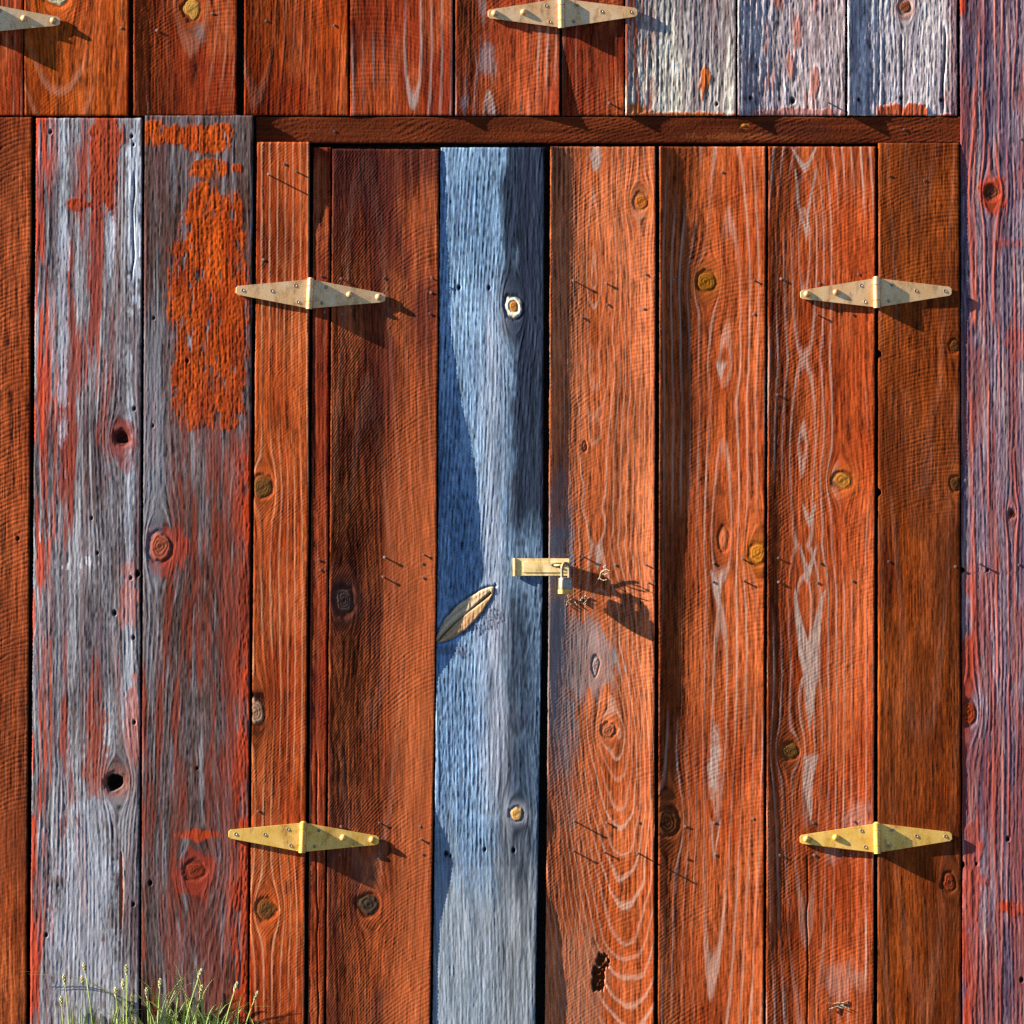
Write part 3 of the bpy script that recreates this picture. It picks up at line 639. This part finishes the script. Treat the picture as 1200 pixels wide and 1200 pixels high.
# ------------------------------------------------------------------ the barn wall and doors
wall = thing('plank_wall', 'fixed plank wall of the barn, red stained and weathered grey boards around the doors', 'wall', W(1190, GY))
plank('plank', wall, REC['L1'], 'brown board with strong saw marks at the left edge')
plank('plank', wall, REC['L2'], 'weathered grey board with an open knot hole')
plank('plank', wall, REC['L3'], 'weathered board with big orange paint patches')
plank('plank', wall, REC['U7'], 'narrow dark red board above the doors')
plank('plank', wall, REC['U8'], 'bleached board with red streaks along its left side')
plank('plank', wall, REC['U9'], 'bleached board with worn pink paint')
plank('plank', wall, REC['U10'], 'bleached silver board with long splits')
plank('plank', wall, REC['L0']); plank('plank', wall, REC['R2'])
plank('plank', wall, REC['R'], 'tall weathered purple grey board with red streaks')
frame = thing('door_frame', 'red stained wooden door frame of two upright jambs under a dark header beam', 'door frame', W(620, GY))
header_plank(frame)
plank('jamb', frame, REC['T1'], 'orange red jamb at the left of the doors')
plank('jamb', frame, REC['T2'], 'dark brown red jamb at the right of the doors')
ldoor = thing('barn_door', 'left barn door ending in a bleached blue grey board beside two dark red ones', 'door', W(500, GY), 'barn doors')
plank('board', ldoor, REC['D1'], 'narrow dark red strip beside the hinges')
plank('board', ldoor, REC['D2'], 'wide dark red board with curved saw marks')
plank('board', ldoor, REC['D3'], 'bleached blue grey board with a long slanting knot')
rdoor = thing('barn_door', 'right barn door of three orange red boards with rows of nails', 'door', W(832, GY), 'barn doors')
plank('board', rdoor, REC['D4'], 'orange board with wavy pale grain and the padlock')
plank('board', rdoor, REC['D5'], 'orange red board with a swirled knot')
plank('board', rdoor, REC['D6'], 'orange red board with pale pointed grain down its middle')
lhat = thing('loft_door', 'left upper loft door of dark red boards with a pale knot near the top', 'door', W(120, 135.5), 'loft doors above the barn doors')
plank('board', lhat, REC['U1']); plank('board', lhat, REC['U2']); plank('board', lhat, REC['U3'])
rhat = thing('loft_door', 'right upper loft door of three red boards left of the top middle hinge', 'door', W(470, 135.5), 'loft doors above the barn doors')
plank('board', rhat, REC['U4']); plank('board', rhat, REC['U5']); plank('board', rhat, REC['U6'])

# unseen dark panel, added behind the planks to keep light out of the gaps
def box_mesh(name, lo, hi, off=Vector((0, 0, 0))):
    x0, y0, z0 = Vector(lo) - off; x1, y1, z1 = Vector(hi) - off
    v = [(x0, y0, z0), (x1, y0, z0), (x1, y1, z0), (x0, y1, z0), (x0, y0, z1), (x1, y0, z1), (x1, y1, z1), (x0, y1, z1)]
    return mesh_from(name, v, [(0, 3, 2, 1), (4, 5, 6, 7), (0, 1, 5, 4), (1, 2, 6, 5), (2, 3, 7, 6), (3, 0, 4, 7)])
bm_ = box_mesh('gap_blocker', ((-234 - 600) * S, .040, 0), ((1399 - 600) * S, .065, (GY + 110) * S), WORLD[wall]); bm_.materials.append(DARK)
link('gap_blocker', bm_, wall, WORLD[wall])

# ------------------------------------------------------------------ lathes, tubes
class MB:
    def __init__(s): s.v = []; s.f = []
    def add(s, v, f):
        n = len(s.v); s.v += [Vector(a) for a in v]; s.f += [tuple(i + n for i in q) for q in f]; return s
    def lathe(s, prof, M, seg=14):
        v = []; f = []
        for (r, z) in prof:
            for k in range(seg):
                a = 2 * math.pi * k / seg; v.append(M @ Vector((r * math.cos(a), r * math.sin(a), z)))
        for i in range(len(prof) - 1):
            for k in range(seg):
                k2 = (k + 1) % seg; f.append((i * seg + k, i * seg + k2, (i + 1) * seg + k2, (i + 1) * seg + k))
        f.append(tuple(range(seg))[::-1]); f.append(tuple((len(prof) - 1) * seg + k for k in range(seg)))
        return s.add(v, f)
    def tube(s, pts, rad, seg=8):
        pts = [Vector(p) for p in pts]; v = []; f = []
        up = Vector((.31, .9, .27)).normalized()
        for i, p in enumerate(pts):
            t = (pts[min(i + 1, len(pts) - 1)] - pts[max(i - 1, 0)]).normalized()
            a = t.cross(up).normalized(); b = t.cross(a)
            r = rad[i] if isinstance(rad, (list, tuple)) else rad
            for k in range(seg):
                q = 2 * math.pi * k / seg; v.append(p + a * r * math.cos(q) + b * r * math.sin(q))
        for i in range(len(pts) - 1):
            for k in range(seg):
                k2 = (k + 1) % seg; f.append((i * seg + k, i * seg + k2, (i + 1) * seg + k2, (i + 1) * seg + k))
        f.append(tuple(range(seg))[::-1]); f.append(tuple((len(pts) - 1) * seg + k for k in range(seg)))
        return s.add(v, f)
    def build(s, name, mat, parent=None, loc=Vector((0, 0, 0)), smooth=True):
        me = mesh_from(name, [v - Vector(loc) for v in s.v], s.f); me.materials.append(mat)
        import bmesh
        b = bmesh.new(); b.from_mesh(me); bmesh.ops.recalc_face_normals(b, faces=b.faces); b.to_mesh(me); b.free()
        if smooth:
            me.polygons.foreach_set('use_smooth', [True] * len(me.polygons))
            me.set_sharp_from_angle(angle=R(40))
        o = link(name, me, parent, loc) if parent is not None else None
        return o if o else me

def outM(p, d):   # matrix whose z runs along d from p
    return Matrix.Translation(p) @ Vector(d).to_track_quat('Z', 'Y').to_matrix().to_4x4()

# ------------------------------------------------------------------ nails: (plank, x, y, length standing proud in px)
NAILS = [
 ('U2', 142, 33, 1), ('U3', 249, 16, 1.3), ('U3', 184, 36, 1.3), ('U4', 392, 30, 1), ('U4', 312, 25, .7), ('U7', 714, 121, 2.2), ('U9', 970, 120, 4.5),
 ('T1', 316, 206, 7.5), ('T1', 348, 202, 4), ('T1', 334, 193, 1), ('T1', 309, 305, 1), ('T1', 303, 950, 1.4),
 ('D1', 377, 324, 1), ('D1', 381, 366, 1), ('D1', 374, 1003, 1), ('D1', 374, 656, 1.4), ('D1', 376, 668, 1),
 ('D2', 400, 327, 1.3), ('D2', 450, 326, 1), ('D2', 401, 368, 1), ('D2', 411, 364, .8), ('D2', 506, 326, 1.8), ('D2', 505, 343, 1), ('D2', 504, 368, 1.3),
 ('D2', 451, 653, 3.2), ('D2', 449, 676, 3), ('D2', 497, 650, 2.0), ('D2', 496, 661, 1), ('D2', 496, 677, 1.4), ('D2', 445, 964, 2), ('D2', 492, 968, 1), ('D2', 493, 983, 2.4), ('D2', 496, 1001, 1.2), ('D2', 444, 1005, 1.4), ('D2', 399, 1001, 1), ('D2', 400, 968, 1),
 ('D4', 672, 329, 3), ('D4', 710, 332, 2), ('D4', 757, 322, 1.5), ('D4', 682, 372, 1.4), ('D4', 754, 362, 1), ('D4', 712, 357, 1.4), ('D4', 757, 662, 3.5), ('D4', 760, 683, 3), ('D4', 757, 691, 1), ('D4', 683, 652, 2.5), ('D4', 721, 662, 1),
 ('D4', 673, 962, 5), ('D4', 711, 964, 1.8), ('D4', 749, 964, 1), ('D4', 672, 997, 3.6), ('D4', 709, 999, 2.6), ('D4', 747, 999, 8.5),
 ('D5', 846, 202, 1), ('D5', 884, 329, 2), ('D5', 883, 368, 1), ('D5', 790, 328, 1), ('D5', 836, 660, 1.3), ('D5', 836, 682, 1.4), ('D5', 872, 681, 3), ('D5', 870, 655, 2), ('D5', 837, 964, 1), ('D5', 882, 959, 1), ('D5', 839, 1002, 1), ('D5', 803, 968, 1.2), ('D5', 805, 1006, 1.2),
 ('D6', 915, 327, 1), ('D6', 960, 332, 1), ('D6', 958, 369, 2.4), ('D6', 999, 369, 1.3), ('D6', 1006, 322, 1), ('D6', 911, 463, 1), ('D6', 912, 654, 1), ('D6', 912, 682, 1), ('D6', 961, 660, 1.3), ('D6', 958, 683, 1.2), ('D6', 999, 681, 1.3),
 ('D6', 914, 1002, 1), ('D6', 953, 964, 1), ('D6', 954, 1002, 1.2), ('D6', 997, 1002, 1.2), ('D6', 1001, 963, 1),
 ('T2', 1042, 207, 1), ('T2', 1083, 212, 1), ('T2', 1041, 658, 1.2), ('T2', 1119, 664, 1.4), ('R', 1148, 661, 3), ('R', 1194, 662, 1), ('R', 1196, 163, 1.2), ('H', 392, 154, .9), ('H', 1060, 152, .9),
]
rnd = random.Random(4)
def nail(pid, px, py, L):
    o, P = PLANKS[pid]
    h = hgt(pid, px, py)
    base = W(px, py, h); d = Vector((rnd.uniform(-.12, .12), -1, rnd.uniform(-.14, .1)))
    mb = MB(); s = S; L = L * 1.1 + .1 if L > 1.6 else L * .75
    r = .95 if L > 2 else 1.1
    hr = 1.75 if L < 5 else 1.55
    mb.lathe([(.4 * s, -4 * s), (r * s, -3 * s), (r * s, (L - .55) * s), (hr * s, (L - .5) * s), (hr * s, (L - .1) * s), (hr * .7 * s, L * s), (.02 * s, (L + .05) * s)], outM(base, d), 10)
    mb.build('nail', RUST, o, base)
for n_ in NAILS: nail(*n_)

# ------------------------------------------------------------------ strap hinges
def slab(mb, outline, M, th, bev=.5):
    """flat plate from an outline (local x,y in px; z up from the wood), with a softened top arris"""
    n = len(outline); c = Vector((sum(p[0] for p in outline) / n, sum(p[1] for p in outline) / n))
    def ring(z, k):
        out = []
        for p in outline:
            d = Vector((p[0], p[1])) - c; l = d.length
            q = c + d * max(0, (l - k) / l); out.append(M @ Vector((q.x * S, q.y * S, z * S)))
        return out
    v = ring(0, 0) + ring(th - bev, 0) + ring(th, bev)
    f = [tuple(range(n))[::-1], tuple(range(2 * n, 3 * n))]
    for b in (0, n):
        for i in range(n): f.append((b + i, b + (i + 1) % n, b + n + (i + 1) % n, b + n + i))
    mb.add(v, f)

def hinge(label, bx, by, rot, left, right, mat, pl, pr, boltside, barrel_up=0.0, skew=0.0):
    """bx,by: barrel centre; rot: slope of the strap (rad, +: right end lower); left/right: reach of each leaf in px"""
    hl = hgt(pl, bx - 6, by)
    if pl == 'U2': hl = 1.5
    root_h = hl + 1.0 + barrel_up
    root = thing('strap_hinge', label, 'hinge', W(bx, by, root_h), 'strap hinges on the barn doors')
    for side, reach, pid in ((-1, left, pl), (1, right, pr)):
        tx = bx + side * reach; ty = by + side * reach * math.tan(rot)
        ht = hgt(pid, tx - side * 3, ty) + (1.0 if side < 0 else 1.2)
        x = Vector((side * reach * S, -(ht - root_h) * S, -side * reach * math.tan(rot) * S)).normalized()
        if side < 0: x = -x
        z = Vector((0, -1, 0)); z = (z - x * z.dot(x)).normalized(); y = z.cross(x)
        M = Matrix.Translation(W(bx, by, root_h)) @ Matrix((x, y, z)).transposed().to_4x4()
        a = side
        out = [(a * 2.5, -16.5), (a * 5, -16.5), (a * (reach - 2.5), -5.2), (a * reach, -3.2), (a * reach, 3.2), (a * (reach - 2.5), 5.2), (a * 5, 16.5), (a * 2.5, 16.5)]
        if side < 0: out = out[::-1]
        mb = MB(); slab(mb, out, M, 1.9, .4)
        leaf = mb.build('leaf', mat, root, W(bx, by, root_h), smooth=False)
        for k, (d, yy) in enumerate(((18, 9.0), (14, -10.0), (reach - 42, 1.5), (reach - 8, 0.5))):
            p = M @ Vector((a * d * S, yy * S, 1.9 * S))
            if side == boltside and k >= 2:
                b = MB(); b.lathe([(4.0 * S, -.2 * S), (3.9 * S, .7 * S), (3.3 * S, 2.0 * S), (2.1 * S, 3.0 * S), (.8 * S, 3.4 * S), (.02 * S, 3.45 * S)], outM(p, z), 20)
                b.build('bolt', mat, leaf, p)
            else:
                b = MB(); b.lathe([(2.2 * S, -.1 * S), (2.1 * S, .45 * S), (1.5 * S, .6 * S), (1.1 * S, .25 * S), (.02 * S, .2 * S)], outM(p, z + Vector((.06, 0, .08))), 14)
                b.build('screw', SCREW, leaf, p)
    mb = MB()
    prof = []
    zz = -18.0
    for (a0, a1) in ((-18, -9.4), (-8.6, 8.6), (9.4, 18)):
        prof += [(2.9, a0), (4.1, a0 + .25), (4.1, a1 - .25), (2.9, a1)]
    prof = [(.05, -18)] + prof + [(3.2, 18.0), (2.6, 18.9), (.05, 19.3)]
    ax = Vector((math.sin(rot + skew), 0, math.cos(rot + skew)))
    mb.lathe([(r * S, z * S) for r, z in prof], outM(W(bx, by, root_h + 3.6), ax), 20)
    mb.build('barrel', mat, root, W(bx, by, root_h + 3.6))
hinge('dull brass strap hinge beside the top of the dark red door board', 364, 345, .05, 87, 88, SILVER, 'T1', 'D2', 1, .2)
hinge('tarnished strap hinge near the top of the dark brown right jamb', 1026.5, 343.5, -.022, 89, 88, SILVER, 'D6', 'T2', -1, 1.2)
hinge('bright golden strap hinge on the left jamb, low down above the grass', 355.5, 980.5, .045, 87, 89, BRASS, 'T1', 'D2', 1, .2)
hinge('shiny yellow strap hinge low on the dark brown right jamb', 1027, 981.5, -.02, 90, 88, BRASS, 'D6', 'T2', -1, 1.2)
hinge('pale copper toned strap hinge of the right loft door at the top middle', 657.8, 16, -.01, 86, 89, SILVER, 'U6', 'U8', -1, 1.0)
hinge('grey strap hinge cut off by the left edge at the top corner', -17, 22, .04, 52, 88, SILVER, 'U1', 'U2', 1, 4.5)

# ------------------------------------------------------------------ hasp and padlock
hs = hgt('D4', 646, 664) + 1.5
hasp = thing('hasp', 'brass hasp plate across the gap between the two barn doors', 'hasp', W(603, 675, 2))
x = Vector((1, 0, 0)); z = Vector((0, -1, 0)); y = Vector((0, 0, 1))
h0 = hgt('D3', 605, 664) + 1
M = Matrix.Translation(W(602, 664.5, h0)) @ Matrix((x, y, z)).transposed().to_4x4()
sl_ = (hs - h0) / 66.0
xx = Vector((1, -sl_, 0)).normalized(); zz_ = Vector((-sl_, -1, 0)).normalized()
M = Matrix.Translation(W(602, 664.5, h0)) @ Matrix((xx, y, zz_)).transposed().to_4x4()
mb = MB(); slab(mb, [(3, -10.2), (66, -10.2), (66.5, -9.4), (66.5, 9.4), (66, 10.2), (3, 10.2)], M, 2.2, .8)
plate = mb.build('hasp_plate', HASP, hasp, WORLD[hasp], smooth=False)
mb = MB()
slab(mb, [(11, -6.2), (66, -6.2), (66, 6.2), (11, 6.2)], M @ Matrix.Translation((0, 0, 2.15 * S)), 1.1, .9)
mb.build('raised_panel', HASP, plate, WORLD[hasp], smooth=False)
mb = MB()
mb.lathe([(.05 * S, -10.5 * S), (2.2 * S, -10.5 * S), (2.2 * S, -4.2 * S), (1.8 * S, -4 * S), (1.8 * S, -3.8 * S), (2.2 * S, -3.6 * S), (2.2 * S, 10.3 * S), (.05 * S, 10.5 * S)], M @ Matrix.Translation((1.5 * S, 0, 2.2 * S)) @ Matrix.Rotation(R(-90), 4, 'X'), 16)
mb.build('hasp_pin', HASP, hasp, WORLD[hasp])
# slot, seen as a dark oval, and the staple loop that comes through it
mb = MB(); slab(mb, [(54 + 9.5 * math.cos(a), 2.2 + 2.9 * math.sin(a)) for a in np.linspace(0, 2 * math.pi, 20, endpoint=False)], M @ Matrix.Translation((0, 0, 3.2 * S)), .3, .05)
mb.build('slot', DARK, plate, WORLD[hasp])
def MP(a, b, c): return M @ Vector((a * S, b * S, c * S))
mb = MB(); mb.tube([MP(48.5 + 13 * t, 2.3, 2 + 5.5 * math.sin(math.pi * t) ** .6) for t in np.linspace(0, 1, 14)], 1.35 * S, 8)
mb.build('staple', HASP, hasp, WORLD[hasp])

lock = thing('padlock', 'small worn brass and steel padlock hanging from the hasp', 'padlock', MP(61, -33, 8))
# body: a rounded, tapering block turned towards the left
bw, bh, bd = 8.4, 9.6, 5.2
v = []; f = []
rings_ = [(-1.0, .80), (-.93, .93), (-.8, 1.0), (-.1, 1.0), (.5, .97), (.86, .93), (.96, .84), (1.0, .70)]
sh = [(math.copysign(abs(math.cos(a)) ** .5, math.cos(a)), math.copysign(abs(math.sin(a)) ** .6, math.sin(a))) for a in np.linspace(0, 2 * math.pi, 28, endpoint=False)]
cx, cz, ch = 662.5, 686, 8.5
ang = R(-32)
base_h = hs
def LP(a, b, c):   # lock space: a across, b up, c out of the door
    ca, sa = math.cos(ang), math.sin(ang)
    return W(cx + a * ca - c * sa, cz - b, base_h + ch + a * sa + c * ca)
for (t, k) in rings_:
    for (a, b) in sh: v.append(LP(a * bw * k, t * bh, b * bd * k))
n = len(sh)
for i in range(len(rings_) - 1):
    for k in range(n): f.append((i * n + k, i * n + (k + 1) % n, (i + 1) * n + (k + 1) % n, (i + 1) * n + k))
f.append(tuple(range(n))[::-1]); f.append(tuple((len(rings_) - 1) * n + k for k in range(n)))
mb = MB(); mb.add(v, f); body = mb.build('body', STEEL, lock, WORLD[lock])
mb = MB(); mb.add([LP(a * (bw + .35) * kk, t, b * (bd + .35) * kk) for (t, kk) in ((-9.9, .9), (-9.2, 1), (-4.6, 1.0)) for (a, b) in sh], [(i * n + k, i * n + (k + 1) % n, (i + 1) * n + (k + 1) % n, (i + 1) * n + k) for i in range(2) for k in range(n)] + [tuple(range(n))[::-1]] + [tuple(2 * n + k for k in range(n))])
mb.build('brass_skirt', BRASS, body, WORLD[lock])
mb = MB(); pts = [LP(-4.9, 6, 0), LP(-4.9, 15, 0)] + [LP(-4.9 * math.cos(a), 20 + 6.5 * math.sin(a), 0) for a in np.linspace(0, math.pi, 12)] + [LP(4.9, 15, 0), LP(4.9, 6, 0)]
mb.tube(pts, 1.75 * S, 10); mb.build('shackle', STEEL, lock, WORLD[lock])

# a bent scrap of wire and straw caught on the right door
hd = hgt('D4', 708, 675)
wire = thing('wire_scrap', 'short bent scrap of pale wire stuck on the orange door beside the padlock shadow', 'wire', W(704, 682, hd))
mb = MB(); pts = [(698, 685, .5), (700, 680, 2.5), (703, 676, 3.5), (704, 671, 4.5), (708, 668, 5.2), (707, 664, 6.5), (710, 663, 7)]
mb.tube([W(a, b, hd + c) for a, b, c in pts], .75 * S, 7)
mb.build('wire', STRAW, wire, WORLD[wire])
mb = MB(); mb.tube([W(704, 672, hd + 3.5), W(709, 673, hd + 6), W(713, 671, hd + 9)], .55 * S, 6); mb.tube([W(705, 669, hd + 4), W(711, 667, hd + 8), W(714, 669, hd + 11)], .5 * S, 6)
mb.tube([W(702, 677, hd + 3), W(706, 680, hd + 7), W(711, 679, hd + 10)], .5 * S, 6)
mb.build('strand', STRAW, wire, WORLD[wire])
h2 = hgt('D6', 982, 1177)
sp = thing('straw_wisp', 'tiny tan wisp of straw on the right door near the ground', 'straw', W(982, 1182, h2))
mb = MB()
for i in range(9):
    a = rnd.uniform(-.6, .6) + (math.pi if i % 2 else 0); l = rnd.uniform(5, 13)
    p0 = (982 + rnd.uniform(-3, 3), 1177 + rnd.uniform(-2, 2)); mb.tube([W(p0[0], p0[1], h2 + .6), W(p0[0] + l * .5 * math.cos(a), p0[1] + l * .5 * math.sin(a), h2 + 1.6), W(p0[0] + l * math.cos(a), p0[1] + l * math.sin(a), h2 + rnd.uniform(.6, 2.4))], .5 * S, 5)
mb.build('straw', STRAW, sp, WORLD[sp])
hc = hgt('D4', 672, 703)
sp = thing('chaff', 'bits of dry chaff stuck to the door just under the padlock', 'straw', W(676, 706, hc))
mb = MB()
for i in range(16):
    a = rnd.uniform(0, 6.28); l = rnd.uniform(2, 6); p0 = (664 + rnd.uniform(0, 26), 703 + rnd.uniform(-4, 5)); hq = hgt('D4', *p0)
    mb.tube([W(p0[0], p0[1], hq + .5), W(p0[0] + l * math.cos(a), p0[1] + l * math.sin(a), hq + 1.2)], .5 * S, 5)
mb.build('straw', STRAW, sp, WORLD[sp])

# ------------------------------------------------------------------ grass at the foot of the wall
def blade(mb, x0, h0, x1, y1, h1, w, bend=0.0):
    n = 9; L = []
    y0 = GY + 1
    for i in range(n + 1):
        t = i / n
        x = x0 + (x1 - x0) * (t ** 1.6); y = y0 + (y1 - y0) * (1 - (1 - t) ** (1.5 + bend)); h = h0 + (h1 - h0) * t
        ww = w * (1 - t) ** .7 * .5 + .08
        L.append((x, y, h, ww))
    v = []; f = []
    for (x, y, h, ww) in L: v += [W(x - ww, y, h + .3), W(x, y, h - .5 * ww), W(x + ww, y, h + .3)]
    for i in range(n):
        for k in range(2): f.append((3 * i + k, 3 * i + k + 1, 3 * i + 3 + k + 1, 3 * i + 3 + k))
    mb.add(v, f)
def tuft(label, cx, blades, stalks, seed):
    r = random.Random(seed)
    root = thing('grass_tuft', label, 'grass', W(cx, GY, 20), 'grass tufts at the foot of the wall')
    mb = MB()
    for b in blades: blade(mb, *b)
    o = mb.build('blades', GRASS, root, WORLD[root]); o['kind'] = 'stuff'
    mb = MB()
    for i in range(len(blades) // 5):
        x0, h0, x1, y1, h1, w, b = r.choice(blades); blade(mb, x0 + r.uniform(-9, 9), h0, x1 + r.uniform(-26, 26), min(y1 + r.uniform(2, 24), GY - 4), h1, w * .7, b)
    mb.build('dry_blades', SEED, root, WORLD[root])['kind'] = 'stuff'
    for (x0, x1, y1, h) in stalks:
        mb = MB(); pts = []
        for i in range(9):
            t = i / 8; pts.append(W(x0 + (x1 - x0) * t ** 1.5, GY + 1 + (y1 - GY - 1) * t, h + 6 + (h * .2) * t))
        mb.tube(pts, [.75 * S * (1 - .4 * i / 8) for i in range(9)], 6)
        st = mb.build('stalk', GRASS, root, pts[0])
        mb = MB(); p = pts[-1]; d = (pts[-1] - pts[-2]).normalized()
        for k in range(26):
            t = k / 25; a = k * 2.4; q = p + d * (t * 11 - 4) * S; rr = (2.0 * math.sin(math.pi * (t * .85 + .1)) + .4) * S
            e = Vector((math.cos(a), math.sin(a), .6)).normalized()
            mb.tube([q, q + e * rr * .8 + d * .8 * S, q + e * rr * 1.2 + d * 2.2 * S], [.5 * S, .75 * S, .1 * S], 5)
        mb.build('seed_head', SEED, st, p)
r = random.Random(11)
bl = []
for i in range(75):
    x0 = min(300, max(165, r.gauss(228, 34))); a = r.gauss(0, .5); l = abs(r.gauss(38, 22)) + 8
    h0 = r.uniform(6, 34)
    bl.append((x0, h0, x0 + l * math.sin(a) * 1.6, GY - l * abs(math.cos(a)), h0 + r.uniform(-3, 9), r.uniform(1.6, 3.2), r.uniform(0, .8)))
bl += [(196, 14, 222, 1140, 16, 2.6, .5), (212, 14, 236, 1163, 15, 2.4, .6), (226, 18, 262, 1139, 20, 2.2, .2), (250, 20, 290, 1169, 22, 3.0, 1.2), (262, 20, 324, 1176, 24, 2.4, 2.0), (258, 20, 316, 1197, 26, 2.2, 1.2), (178, 12, 166, 1168, 14, 2.2, 1.4), (240, 25, 262, 1172, 27, 3, .8), (205, 22, 215, 1160, 24, 2.6, .5)]
tuft('bright green grass tuft with long arching blades in front of the orange patched board', 228, bl,
     [(186, 190, 1152, 18), (216, 236, 1140, 20), (262, 278, 1155, 22), (285, 301, 1166, 20), (176, 174, 1164, 10), (228, 237, 1160, 14)], 5)
bl = []
for i in range(46):
    x0 = r.uniform(78, 176); l = abs(r.gauss(22, 14)) + 6; a = r.gauss(0, .35); h0 = r.uniform(6, 26)
    bl.append((x0, h0, x0 + l * math.sin(a), GY - l * abs(math.cos(a)), h0 + r.uniform(-2, 6), r.uniform(1.4, 2.6), r.uniform(0, .8)))
tuft('thin stalks of grass with pale seed heads below the open knot hole', 128, bl,
     [(84, 78, 1148, 12), (112, 102, 1134, 14), (106, 99, 1150, 9), (140, 138, 1163, 12), (147, 147, 1153, 16), (151, 151, 1136, 18), (160, 157, 1171, 14), (76, 74, 1174, 9)], 9)
